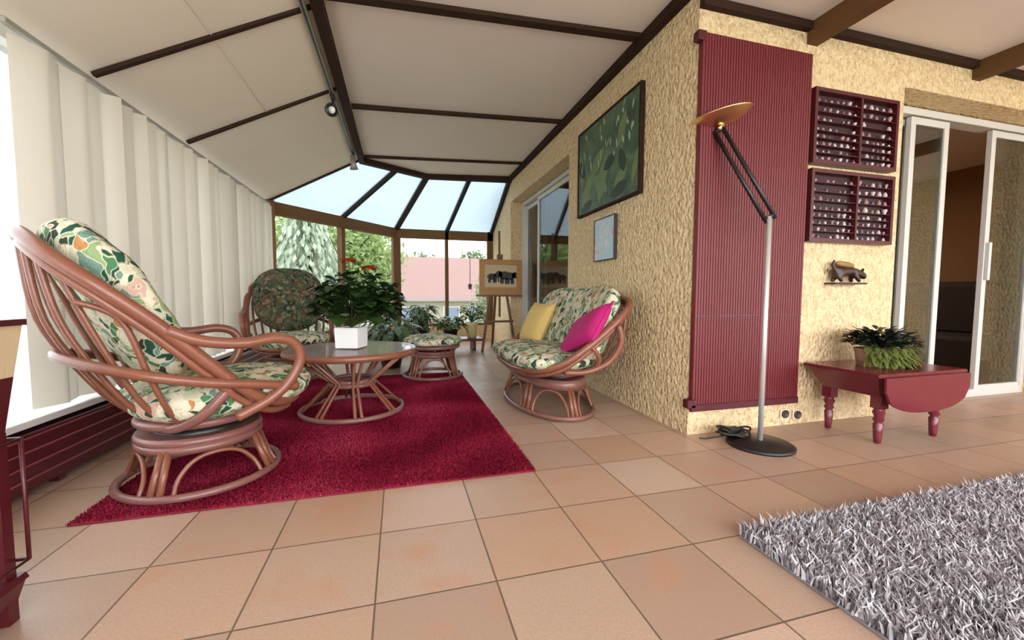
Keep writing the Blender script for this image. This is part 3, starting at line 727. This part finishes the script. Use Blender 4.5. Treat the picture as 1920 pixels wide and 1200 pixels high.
for xx in (-.2, .2):
    q = MB(); q.box(xx-.02, xx+.02, -.013, 0, .5, .54); q.box(xx-.02, xx+.02, -.013, 0, 1.9, 1.94); q.build('wall_bracket', REDDK, SH)

# ================================================================ DISPLAY CASES + MINIATURES
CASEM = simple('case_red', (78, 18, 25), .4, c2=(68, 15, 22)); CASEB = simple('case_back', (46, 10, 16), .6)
MINI = [simple('china_white', (186, 170, 166), .35), simple('china_pink', (150, 112, 112), .35), simple('pewter', (120, 104, 108), .35, .6), simple('china_violet', (112, 90, 104), .35)]
def thimble_mesh(kind):
    q = MB()
    if kind == 0: q.lathe([(.0105, 0), (.011, .003), (.0085, .018), (.006, .023), (0, .0245)], n=10)
    elif kind == 1: q.lathe([(.009, 0), (.013, .010), (.009, .02), (.006, .023), (.008, .027), (0, .027)], n=10)
    else: q.lathe([(.010, 0), (.006, .006), (.012, .016), (.012, .026), (0, .027)], n=10)
    return q
protos = [[thimble_mesh(k).build('miniature', MINI[j]) for j in range(4)] for k in range(3)]
first_used = set()
def case(zlo, zhi, label, mlabel, group, seed):
    rnd = random.Random(seed); D = .052
    cx = 2.77; root = thing('display_case', label, 'display case', (cx, YW, zlo)); Wd = .705; Hh = zhi-zlo; x0, x1 = -Wd/2, Wd/2
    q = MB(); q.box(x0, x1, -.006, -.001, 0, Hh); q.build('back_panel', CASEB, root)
    q = MB(); fr_ = .022
    q.box(x0, x0+fr_, -D, -.006, 0, Hh); q.box(x1-fr_, x1, -D, -.006, 0, Hh); q.box(x0+fr_, x1-fr_, -D, -.006, 0, fr_); q.box(x0+fr_, x1-fr_, -D, -.006, Hh-fr_, Hh)
    q.build('frame', CASEM, root)
    xm = x0+Wd*.545
    q = MB(); q.box(xm-.008, xm+.008, -D+.002, -.006, fr_, Hh-fr_); q.build('divider', CASEM, root)
    rows_up, rows_dn = 4, 4; hu = (Hh-2*fr_)*.56
    zs = [fr_]+[fr_+(Hh-2*fr_-hu)*k/rows_dn for k in range(1, rows_dn)]+[fr_+(Hh-2*fr_-hu)+hu*k/rows_up for k in range(rows_up)]
    sh = MB()
    for z in zs[1:]:
        sh.box(x0+fr_, xm-.008, -D+.006, -.006, z-.0035, z); sh.box(xm+.008, x1-fr_, -D+.006, -.006, z-.0035, z)
    sh.build('shelves', CASEM, root)
    for ri, z in enumerate(zs):
        for a, b, nn in ((x0+fr_, xm-.008, 7), (xm+.008, x1-fr_, 6)):
            big = ri >= rows_dn and b > xm
            if big: nn = 5
            for k in range(nn):
                if rnd.random() < .1: continue
                xx = a+(b-a)*(k+.5)/nn+rnd.uniform(-.006, .006)
                kk, jj = rnd.randrange(3), rnd.choices(range(4), (5, 3, 3, 2))[0]; p = protos[kk][jj]
                if (kk, jj) in first_used: o = p.copy(); COL.objects.link(o)
                else: o = p; first_used.add((kk, jj))
                o.location = (cx+xx, YW-.030, zlo+z); s_ = rnd.uniform(.7, 1.05)*(1.25 if big else 1); o.scale = (s_, s_, s_)
                o['label'] = mlabel; o['category'] = 'figurine'; o['group'] = group
case(1.627, 2.071, 'dark red wooden display case of tiny ornaments, upper of two on the wall', 'tiny pale china ornament on a shelf of the upper red display case', 'ornaments in the upper display case', 3)
case(1.155, 1.594, 'dark red wooden display case of tiny ornaments, lower of two on the wall', 'tiny pale china ornament on a shelf of the lower red display case', 'ornaments in the lower display case', 5)
for row in protos:
    for p in row:
        if 'label' not in p: bpy.data.objects.remove(p)

# carved animal on the wall
CA = thing('animal_carving', 'small dark carved animal mounted on the wall below the display cases', 'carving', (2.75, YW, .90))
WOODD = simple('dark_carved_wood', (60, 34, 24), .45, c2=(40, 24, 18), nscale=30)
def skin(name, pts, edges, radii, mat, parent, sub=2):
    me = bpy.data.meshes.new(name); me.from_pydata(pts, edges, []); o = bpy.data.objects.new(name, me); COL.objects.link(o); o.parent = parent
    sk = o.modifiers.new('skin', 'SKIN'); sk.use_smooth_shade = True
    for i, r in enumerate(radii): me.skin_vertices[0].data[i].radius = (r, r) if not isinstance(r, tuple) else r
    me.skin_vertices[0].data[0].use_root = True
    s_ = o.modifiers.new('sub', 'SUBSURF'); s_.levels = sub; s_.render_levels = sub
    me.materials.append(mat); return o
pts = [(0, -.05, .075), (.05, -.05, .078), (.09, -.05, .066), (.125, -.055, .05), (.145, -.055, .03), (.06, -.07, .03), (.075, -.072, .008), (.055, -.03, .03), (.065, -.03, .008), (-.05, -.05, .072), (-.085, -.05, .062), (-.085, -.07, .03), (-.075, -.072, .008), (-.09, -.03, .032), (-.10, -.03, .008), (-.115, -.05, .085), (-.13, -.05, .12), (-.115, -.05, .145)]
edges = [(0, 1), (1, 2), (2, 3), (3, 4), (1, 5), (5, 6), (1, 7), (7, 8), (0, 9), (9, 10), (10, 11), (11, 12), (10, 13), (13, 14), (10, 15), (15, 16), (16, 17)]
skin('body', pts, edges, [.03, .03, .022, .024, .012, .013, .010, .013, .010, .03, .026, .014, .010, .014, .010, .012, .009, .006], WOODD, CA)
TAN = simple('tan_wood', (150, 112, 58), .5, c2=(120, 86, 44), nscale=30)
q = MB(); q.pad((-.03, -.05, .118), (1, 0, -.1), (0, 1, 0), (0, 0, 1), .075, .02, .018, .02, .8); q.build('back_bundle', TAN, CA)
for s_ in (-.012, .012):
    q = MB(); q.leaf((.105, -.05+s_, .07), (-.3, s_*40, .9), .03, .02, .0, .2, 4); q.build('ear', WOODD, CA)
q = MB(); q.bbox(-.13, .14, -.075, -.0, -.006, .004, .002); q.build('ledge', WOODD, CA)

# wall sockets
for i, (x, lab) in enumerate(((2.335, 'round wall socket just right of the shutter bottom, left of its pair'), (2.435, 'round wall socket beside the shutter bottom, right of its pair'))):
    s_ = thing('wall_socket', lab, 'socket', (x, YW, .075-.012*i))
    q = MB(); q.bbox(-.03, .03, -.012, 0, -.03, .03, .005); q.build('plate', simple('cream_plate', (214, 200, 168), .5), s_)
    q = MB(); q.lathe([(.024, 0), (.026, .01), (.02, .012), (.018, .006), (0, .006)], (0, -.011, 0), 20, (0, -1, 0)); q.build('socket_well', simple('socket_dark', (60, 50, 48), .5), s_)

# ================================================================ RED DROP-LEAF TABLE
RT = thing('drop_leaf_table', 'low burgundy drop-leaf table with turned legs by the sliding door', 'table', (2.78, 1.73, 0))
q = MB(); q.bbox(-.355, .345, -.205, .215, .385, .405, .005); q.build('tabletop', REDTAB, RT)
q = MB()
top = [(-.34, -.19), (.33, -.19), (.33, .20), (-.34, .20)]; bot = [(-.255, -.15), (.25, -.15), (.25, .16), (-.255, .16)]
q.add([(x, y, .386) for x, y in top]+[(x, y, .265) for x, y in bot], [(0, 4, 5, 1), (1, 5, 6, 2), (2, 6, 7, 3), (3, 7, 4, 0), (4, 7, 6, 5)]); q.build('apron', REDTAB, RT)
q = MB(); n = 18; pl = []
for k in range(n+1):
    u = -1+2*k/n; pl.append((u*.33-.005, -.215, .388-(.075+.125*math.sqrt(max(0, 1-abs(u)**2.4)))))
poly = [(-.335, -.215, .388)]+[p for p in pl]+[(.325, -.215, .388)]
q.prism(poly, (0, -.014, 0)); q.build('drop_leaf', REDTAB, RT, bevel=.003)
prof = [(.010, 0), (.016, .004), (.019, .03), (.024, .11), (.017, .118), (.027, .135), (.019, .15), (.030, .175), (.022, .19), (.026, .2)]
for lx, ly in ((-.225, -.13), (.225, -.13), (-.225, .14), (.225, .14)):
    q = MB(); q.lathe(prof, (lx, ly, 0), 18); q.box(lx-.028, lx+.028, ly-.028, ly+.028, .2, .30); q.build('leg', REDTAB, RT)

# ================================================================ PLANTS
def foliage(n, rad, h, L, wd, up_=.6, z0=0, droop=.4, seed=0, spread=1.0, ecc=1.0):
    r_ = random.Random(seed); q = MB(); st = MB()
    for k in range(n):
        a = r_.uniform(0, 2*PI); rr = rad*math.sqrt(r_.random())*spread; hh = z0+h*(.2+.8*r_.random()*(1-.45*(rr/max(rad, .01))**2))
        p = Vector((rr*math.cos(a)*ecc, rr*math.sin(a), hh)); d = Vector((math.cos(a)*ecc, math.sin(a), up_*r_.uniform(-.3, 1.2)))
        l_ = L*r_.uniform(.6, 1.15); q.leaf(p, d, l_, wd*r_.uniform(.7, 1.15), droop*r_.uniform(.4, 1.4), r_.uniform(.1, .5), 5)
        if k % 3 == 0: st.tube([(0, 0, z0), (p.x*.5, p.y*.5, z0+(hh-z0)*.65), tuple(p)], .004, 5, False, 4)
    return q, st
def square_pot(root, w0, w1, h, mat, wall=.008):
    q = MB()
    def ring(w_, z): return [(-w_, -w_, z), (w_, -w_, z), (w_, w_, z), (-w_, w_, z)]
    vs = ring(w0, 0)+ring(w1, h)+ring(w1-wall, h)+ring(w0-wall, wall); fs = [(3, 2, 1, 0)]
    for b in (0, 4, 8):
        for k in range(4): fs.append((b+k, b+(k+1) % 4, b+4+(k+1) % 4, b+4+k))
    fs.append((12, 13, 14, 15)); q.add(vs, fs); return q.build('pot', mat, root, bevel=.003)
PP = thing('potted_plant', 'big dark-leaved plant with orange flowers in a white cube pot on the coffee table', 'plant', (-.325, 3.0, .455), math.radians(-20))
square_pot(PP, .078, .082, .14, WHITEP)
q = MB(); q.box(-.07, .07, -.07, .07, .11, .13); q.build('soil', SOIL, PP)
q, st = foliage(430, .25, .37, .085, .095, .6, .14, .35, 11, 1.0, 1.1)
q.v = [(x+.05, y_, z) for x, y_, z in q.v]
st.build('stems', STEM, PP); q.build('foliage', PLANT, PP)
FLO = simple('orange_petals', (206, 112, 50), .6, c2=(178, 70, 48), nscale=20)
for fx, fy, fz, sc_ in ((-.05, .08, .60, 1.3), (.15, -.04, .54, 1.3)):
    q = MB(); q.tube([(fx*.3, fy*.3, .25), (fx*.8, fy, .45), (fx, fy, fz)], .005, 6); s2 = q.build('flower_stalk', STEM, PP)
    q = MB()
    for k in range(12):
        a = k*2.399; q.leaf((fx, fy, fz), (math.cos(a)*.8, math.sin(a)*.8, .5-.05*k), .055*sc_, .034*sc_, .25, .3, 4)
    q.build('flower', FLO, s2)

TC = simple('terracotta_pot', (120, 66, 48), .8); DKPOT = simple('dark_glazed_pot', (44, 36, 34), .35); YPOT = simple('pale_yellow_pot', (226, 208, 150), .45)
def round_pot(root, r0, r1, h, mat):
    q = MB(); q.lathe([(r0, 0), (r1, h*.82), (r1*1.06, h*.84), (r1*1.06, h), (r1*.92, h), (r1*.88, h*.86), (0, h*.86)], n=28); q.build('pot', mat, root)
BN = thing('plant_bench', 'low dark red bench carrying the plants below the bay window', 'bench', (.55, 6.0, 0))
q = MB(); q.bbox(-1.0, .62, -.18, .18, .15, .18, .005); q.build('bench_top', REDDK, BN)
for x in (-.85, -.2, .5):
    q = MB(); q.box(x-.02, x+.02, -.15, .15, 0, .15); q.build('leg', REDDK, BN)
def plant(label, loc, potf, leaves, mat, rz=0):
    root = thing('potted_plant', label, 'plant', loc, rz); potf(root); q, st = leaves; st.build('stems', STEM, root); q.build('foliage', mat, root); return root
plant('pale-streaked leafy plant in a dark pot on the floor left of the footstool', (-.10, 4.75, 0), lambda r: round_pot(r, .10, .14, .22, DKPOT), foliage(110, .27, .36, .24, .07, .5, .20, .8, 21, .8), PLANT2)
plant('dark strap-leaved plant on the bench, behind the footstool', (.30, 6.0, .18), lambda r: round_pot(r, .09, .12, .16, DKPOT), foliage(120, .2, .36, .18, .06, .6, .15, .8, 22, .7), PLANT2)
plant('dark bushy plant at the left end of the bench under the bay window', (-.25, 6.0, .18), lambda r: round_pot(r, .10, .13, .16, TC), foliage(140, .24, .38, .13, .08, .5, .15, .5, 23), PLANT)
plant('low spreading green plant on the bench between the strap-leaved plant and the yellow pot', (.72, 6.02, .18), lambda r: round_pot(r, .08, .11, .13, DKPOT), foliage(120, .18, .2, .12, .06, .5, .13, .6, 24), PLANT3)
plant('small bushy green plant in a pale yellow pot on the bench beside the easel', (1.03, 5.98, .18), lambda r: round_pot(r, .065, .085, .23, YPOT), foliage(110, .16, .30, .11, .05, .5, .23, .4, 25), PLANT3)
# plant on the red table
TP = thing('potted_plant', 'dark bushy succulent trailing green shoots from a pinkish clay pot on the red table', 'plant', (2.78, 1.76, .405))
q = MB(); q.lathe([(.11, 0), (.125, .09), (.13, .10), (.115, .10), (.11, .09), (0, .09)], n=28, sx=1.15, sy=.8); q.build('pot', simple('pinkish_clay', (168, 128, 104), .85, c2=(150, 112, 92)), TP)
q, st = foliage(300, .14, .12, .06, .03, .9, .10, .15, 31, 1.0, 1.15); st.build('stems', STEM, TP); q.build('foliage', mk_leaf('near_black_leaf', (12, 20, 18), (24, 36, 30)), TP)
q = MB(); r_ = random.Random(4)
for k in range(340):
    a = r_.uniform(-2.9, -.2); p = (.14*math.cos(a)*1.15*r_.uniform(.7, 1.2)+.03, .11*math.sin(a)*r_.uniform(.8, 1.15), r_.uniform(.02, .12))
    q.leaf(p, (math.cos(a), math.sin(a), r_.uniform(-.5, .4)), .05, .018, .5, .2, 3)
q.build('trailing_shoots', mk_leaf('olive_shoots', (92, 104, 44), (120, 124, 66)), TP)

# ================================================================ EASEL + PICTURES
EZ = thing('easel', 'wooden artist easel standing by the bay beside the side door', 'easel', (1.38, 5.75, 0))
EW = simple('easel_wood', (112, 76, 46), .5, c2=(96, 62, 36), nscale=8, stretch=(1, 1, .2))
for a, b in (((-.25, -.06, 0), (-.05, .03, 1.30)), ((.25, -.06, 0), (.05, .03, 1.30)), ((0, .42, 0), (0, .06, 1.25))):
    q = MB(); q.beam(a, b, .035, .022, (0, 1, .1)); q.build('leg', EW, EZ)
q = MB(); q.beam((.02, .0, .50), (.02, .03, 1.74), .028, .022, (0, 1, 0)); q.build('mast', EW, EZ)
q = MB(); q.box(-.33, .34, -.075, -.005, .795, .82); q.build('ledge', EW, EZ)
q = MB(); q.bbox(-.02, .06, -.035, .03, 1.33, 1.40, .004); q.build('clamp', EW, EZ)
q = MB(); q.box(-.22, .22, -.04, -.015, .42, .45); q.build('crossbar', EW, EZ)
PB = thing('painting', 'wooden-framed picture of dark elephants resting on the easel', 'painting', (1.40, 5.70, .822))
WOODF = simple('honey_wood', (176, 130, 66), .5, c2=(150, 104, 48), nscale=6, stretch=(.3, 1, 2))
q = MB(); ww, hh, b = .62, .50, .075
q.box(-ww/2, ww/2, -.015, .01, 0, hh); q.build('board', WOODF, PB)
q = MB(); q.box(-ww/2, ww/2, -.028, -.015, 0, b+.03); q.box(-ww/2, ww/2, -.028, -.015, hh-b, hh); q.box(-ww/2, -ww/2+b, -.028, -.015, b+.03, hh-b); q.box(ww/2-b, ww/2, -.028, -.015, b+.03, hh-b); q.build('frame', WOODF, PB, bevel=.003)
q = MB(); q.box(-ww/2+b, ww/2-b, -.018, -.015, b+.03, hh-b); cv = q.build('canvas', simple('pale_canvas', (196, 180, 146), .8, c2=(178, 158, 122), nscale=9), PB)
ELE = simple('elephant_grey', (74, 70, 74), .8, c2=(44, 40, 42), nscale=25)
def elephant(q, cx, cz, s_, y, flip=1):
    def blob(px, pz, rx, rz_, n=16):
        poly = [(cx+flip*s_*(px+rx*math.cos(2*PI*k/n)), y, cz+s_*(pz+rz_*math.sin(2*PI*k/n))) for k in range(n)]
        q.prism(poly if flip > 0 else poly[::-1], (0, -.0008, 0))
    blob(0, .11, .085, .06); blob(.09, .125, .045, .05); blob(.065, .125, .03, .045); blob(.13, .07, .014, .055); blob(.135, .02, .016, .014)
    for lx in (-.06, -.03, .03, .055): blob(lx, .035, .016, .05, 10)
    blob(-.088, .10, .006, .035, 8)
q = MB(); elephant(q, -.13, .175, .75, -.0182); elephant(q, .06, .165, 1.0, -.0184, -1); elephant(q, .13, .16, .95, -.0188); q.build('elephants', ELE, cv)

def picture(name, label, y0, y1, z0, z1, matf, fw_, framemat, depth=.03):
    root = thing(name, label, 'painting', (XW, (y0+y1)/2, z0)); a, b_ = y0-(y0+y1)/2, y1-(y0+y1)/2; hh = z1-z0
    q = MB(); q.box(-depth, -.001, a, a+fw_, 0, hh); q.box(-depth, -.001, b_-fw_, b_, 0, hh); q.box(-depth, -.001, a+fw_, b_-fw_, 0, fw_); q.box(-depth, -.001, a+fw_, b_-fw_, hh-fw_, hh); q.build('frame', framemat, root)
    q = MB(); q.box(-depth+.006, -.002, a+fw_, b_-fw_, fw_, hh-fw_); cv = q.build('canvas', matf, root); return root, cv
mg = Mat('green_painting'); p_ = mg.pos(); mg.set(.55)
n1 = mg.noise(p_, 5, 4, .6, 1.2); n2 = mg.noise(p_, 22, 3)
mg.base(mg.mix(mg.math('MULTIPLY', n2.outputs[0], .5), mg.ramp(n1.outputs[0], [(.3, (40, 58, 46)), (.45, (66, 92, 68)), (.6, (96, 116, 86)), (.75, (112, 130, 112))]), (66, 84, 66)))
root, cv = picture('painting', 'large green painting of leaves with white blossoms on the side wall', 2.495, 3.50, 1.522, 2.265, mg.m, .018, DKBROWN, .035)
PLA = simple('painted_leaf', (116, 134, 84), .55, c2=(88, 110, 68), nscale=9); PLB = simple('painted_leaf_dark', (36, 50, 36), .55, c2=(48, 66, 44), nscale=9); PWH = simple('painted_blossom', (186, 196, 178), .6, c2=(140, 156, 130), nscale=40)
LAYER = [0]
def flat_leaf(q, y, z, ang, L, wd, x=-.0296):
    LAYER[0] += 1; x = -.0296-.00012*LAYER[0]; L = abs(L)
    n = 8; pts = []
    for sgn in (1, -1):
        rng_ = range(n+1) if sgn > 0 else range(n-1, 0, -1)
        for k in rng_:
            t = k/n; hw = wd*math.sin(PI*t)**.8*.5*sgn; u = L*t
            pts.append((x, y+u*math.cos(ang)-hw*math.sin(ang), z+u*math.sin(ang)+hw*math.cos(ang)))
    q.prism(pts, (-.0001, 0, 0))
q = MB(); r_ = random.Random(9)
for (y, z, a, L, wd) in ((.42, .06, 2.2, .34, .12), (.1, .05, 1.9, .42, .14), (.25, .3, 2.5, .3, .12), (-.05, .12, .6, .3, .12), (-.2, .4, 2.0, .26, .1), (-.15, .12, 2.6, .22, .1), (-.40, .08, 1.9, .26, .07), (.4, .25, 1.4, .3, .1)):
    flat_leaf(q, y, z, a, L, wd)
q.build('painted_leaves', PLA, cv)
q = MB()
for (y, z, a, L, wd) in ((.35, .32, .9, .22, .1), (.02, .3, 2.8, .2, .1), (-.1, .06, 2.9, .26, .1), (.44, .04, 2.9, .25, .08), (-.3, .2, 1.2, .2, .1)):
    flat_leaf(q, y, z, a, L, wd, -.0302)
q.build('painted_shadow_leaves', PLB, cv)
q = MB()
for k in range(26):
    flat_leaf(q, r_.uniform(-.42, .42), r_.uniform(.32, .68), r_.uniform(1.1, 2.0), r_.uniform(.04, .1), r_.uniform(.012, .025), -.0306)
q.build('painted_blossoms', PWH, cv)
ms = Mat('pastel_painting'); p_ = ms.pos(); ms.set(.5); n1 = ms.noise(p_, 9, 2, .5, .5)
ms.base(ms.ramp(n1.outputs[0], [(.3, (206, 212, 212)), (.45, (168, 196, 206)), (.58, (196, 206, 210)), (.68, (206, 160, 172)), (.8, (150, 170, 150))]))
picture('painting', 'small pastel blue and pink picture hanging below the large green painting', 2.83, 3.17, 1.10, 1.445, ms.m, .008, simple('thin_dark_edge', (60, 54, 50), .5), .03)

# ================================================================ TRACK LIGHTING
TK = thing('lighting_track', 'thin grey lighting track running along the left side of the ridge beam', 'track', (RX-.075, 2.4, zl(RX-.075)-.02))
GREYM = simple('grey_metal', (150, 146, 138), .4, .3)
q = MB(); q.bbox(-.016, .016, -4.5, 2.75, -.012, .006, .003); q.build('rail', GREYM, TK)
q = MB(); q.box(-.006, .006, -4.5, 2.75, -.0135, -.012); q.build('slot', BLACK, TK)
def spot(label, loc, aim, mat, r=.038, L=.10, bulb=True):
    root = thing('spotlight', label, 'spotlight', loc, 0, 'spotlights on the ceiling track')
    q = MB(); q.box(-.016, .016, -.045, .045, -.02, 0); q.build('adapter', BLACK, root)
    q = MB(); a = Vector(aim).normalized(); c0 = Vector((0, 0, -.11)); q.tube([(0, 0, -.015), (0, 0, -.07), tuple(c0)], .007, 8, smooth_path=False); q.build('arm', BLACK, root)
    q = MB(); s_ = c0-a*L*.5; q.lathe([(0, 0), (r*.62, .0), (r*.7, L*.6), (r*1.15, L), (r*.95, L), (r*.55, L*.65), (0, L*.6)], s_, 20, a); hd = q.build('head', mat, root)
    if bulb:
        q = MB(); q.lathe([(0, L*.75), (r*.55, L*.78), (r*.6, L*.9), (0, L*.97)], s_, 16, a); q.build('bulb', WHITEP, hd)
zt_ = zl(RX-.075)-.03
spot('black ring spotlight on the ceiling track, turned towards us', (RX-.075, 3.62, zt_), (-.15, -.9, -.3), BLACK, .045, .07)
spot('grey spotlight hanging at the far end of the track against the glass roof', (RX-.06, 4.95, zt_), (.1, .1, -1), GREYM, .04, .15)

# ================================================================ STAND AT THE LEFT EDGE
LN = thing('red_stand', 'dark red stand with a tapered beige and red bucket at the left photo edge', 'stand', (-1.135, 1.19, 0))
q = MB()
def sqring(w_, z, d=.45): return [(-w_, -w_*d, z), (w_, -w_*d, z), (w_, w_*d, z), (-w_, w_*d, z)]
def frust(q, w0, z0, w1, z1):
    vs = sqring(w0, z0)+sqring(w1, z1); q.add(vs, [(3, 2, 1, 0), (4, 5, 6, 7)]+[(k, (k+1) % 4, 4+(k+1) % 4, 4+k) for k in range(4)])
frust(q, .195, .48, .213, .615); q.build('lower_bucket', REDDK, LN)
q = MB(); frust(q, .213, .615, .231, .745); q.build('upper_bucket', simple('beige_linen', (206, 186, 152), .85, c2=(190, 168, 130), nscale=20, stretch=(6, 6, .4)), LN)
q = MB(); frust(q, .238, .742, .238, .757); q.build('rim', REDDK, LN)
q = MB()
for sx in (-1, 1):
    for sy in (-1, 1): q.tube([(sx*.222, sy*.09, .15), (sx*.222, sy*.09, .46)], .0045, 6)
q.tube([(x, y, .15) for x, y in ((-.222, -.09), (.222, -.09), (.222, .09), (-.222, .09))], .0045, 6, True, smooth_path=False)
q.tube([(x, y, .46) for x, y in ((-.222, -.09), (.222, -.09), (.222, .09), (-.222, .09))], .0045, 6, True, smooth_path=False); q.build('wire_cage', REDDK, LN)
for sx in (-1, 1):
    for sy in (-1, 1):
        q = MB(); q.beam((sx*.185, sy*.07, 0), (sx*.185, sy*.07, .48), .028, .028, (0, 1, 0)); q.build('leg', REDDK, LN)
q = MB(); frust(q, .195, .045, .21, .10); frust(q, .215, .10, .21, .115); q.build('bottom_plate', REDDK, LN)

# ================================================================ ROOM INSIDE
SF = thing('sofa', 'dark sofa inside the room behind the open sliding door', 'sofa', (6.0, 3.25, -.06), math.radians(-90))
SOF = simple('dark_upholstery', (34, 22, 24), .8, c2=(26, 18, 20))
q = MB(); q.bbox(-.8, .8, -.42, .42, .06, .46, .04); q.build('seat', SOF, SF)
q = MB(); q.bbox(-.8, .8, .22, .46, .42, 1.05, .06); q.build('backrest', SOF, SF)
for sx in (-1, 1):
    q = MB(); q.bbox(sx*.8-.09, sx*.8+.09, -.42, .46, .06, .62, .05); q.build('armrest', SOF, SF)
IT = thing('side_table', 'small dark side table just inside the open sliding door', 'table', (4.75, 2.95, 0))
q = MB(); q.bbox(-.3, .3, -.22, .22, .40, .425, .004); q.build('tabletop', BLACK, IT)
q = MB(); q.bbox(-.27, .27, -.19, .19, .18, .195, .004); q.build('shelf', BLACK, IT)
for sx in (-1, 1):
    for sy in (-1, 1):
        q = MB(); q.box(sx*.26-.015, sx*.26+.015, sy*.18-.015, sy*.18+.015, 0, .40); q.build('leg', BLACK, IT)
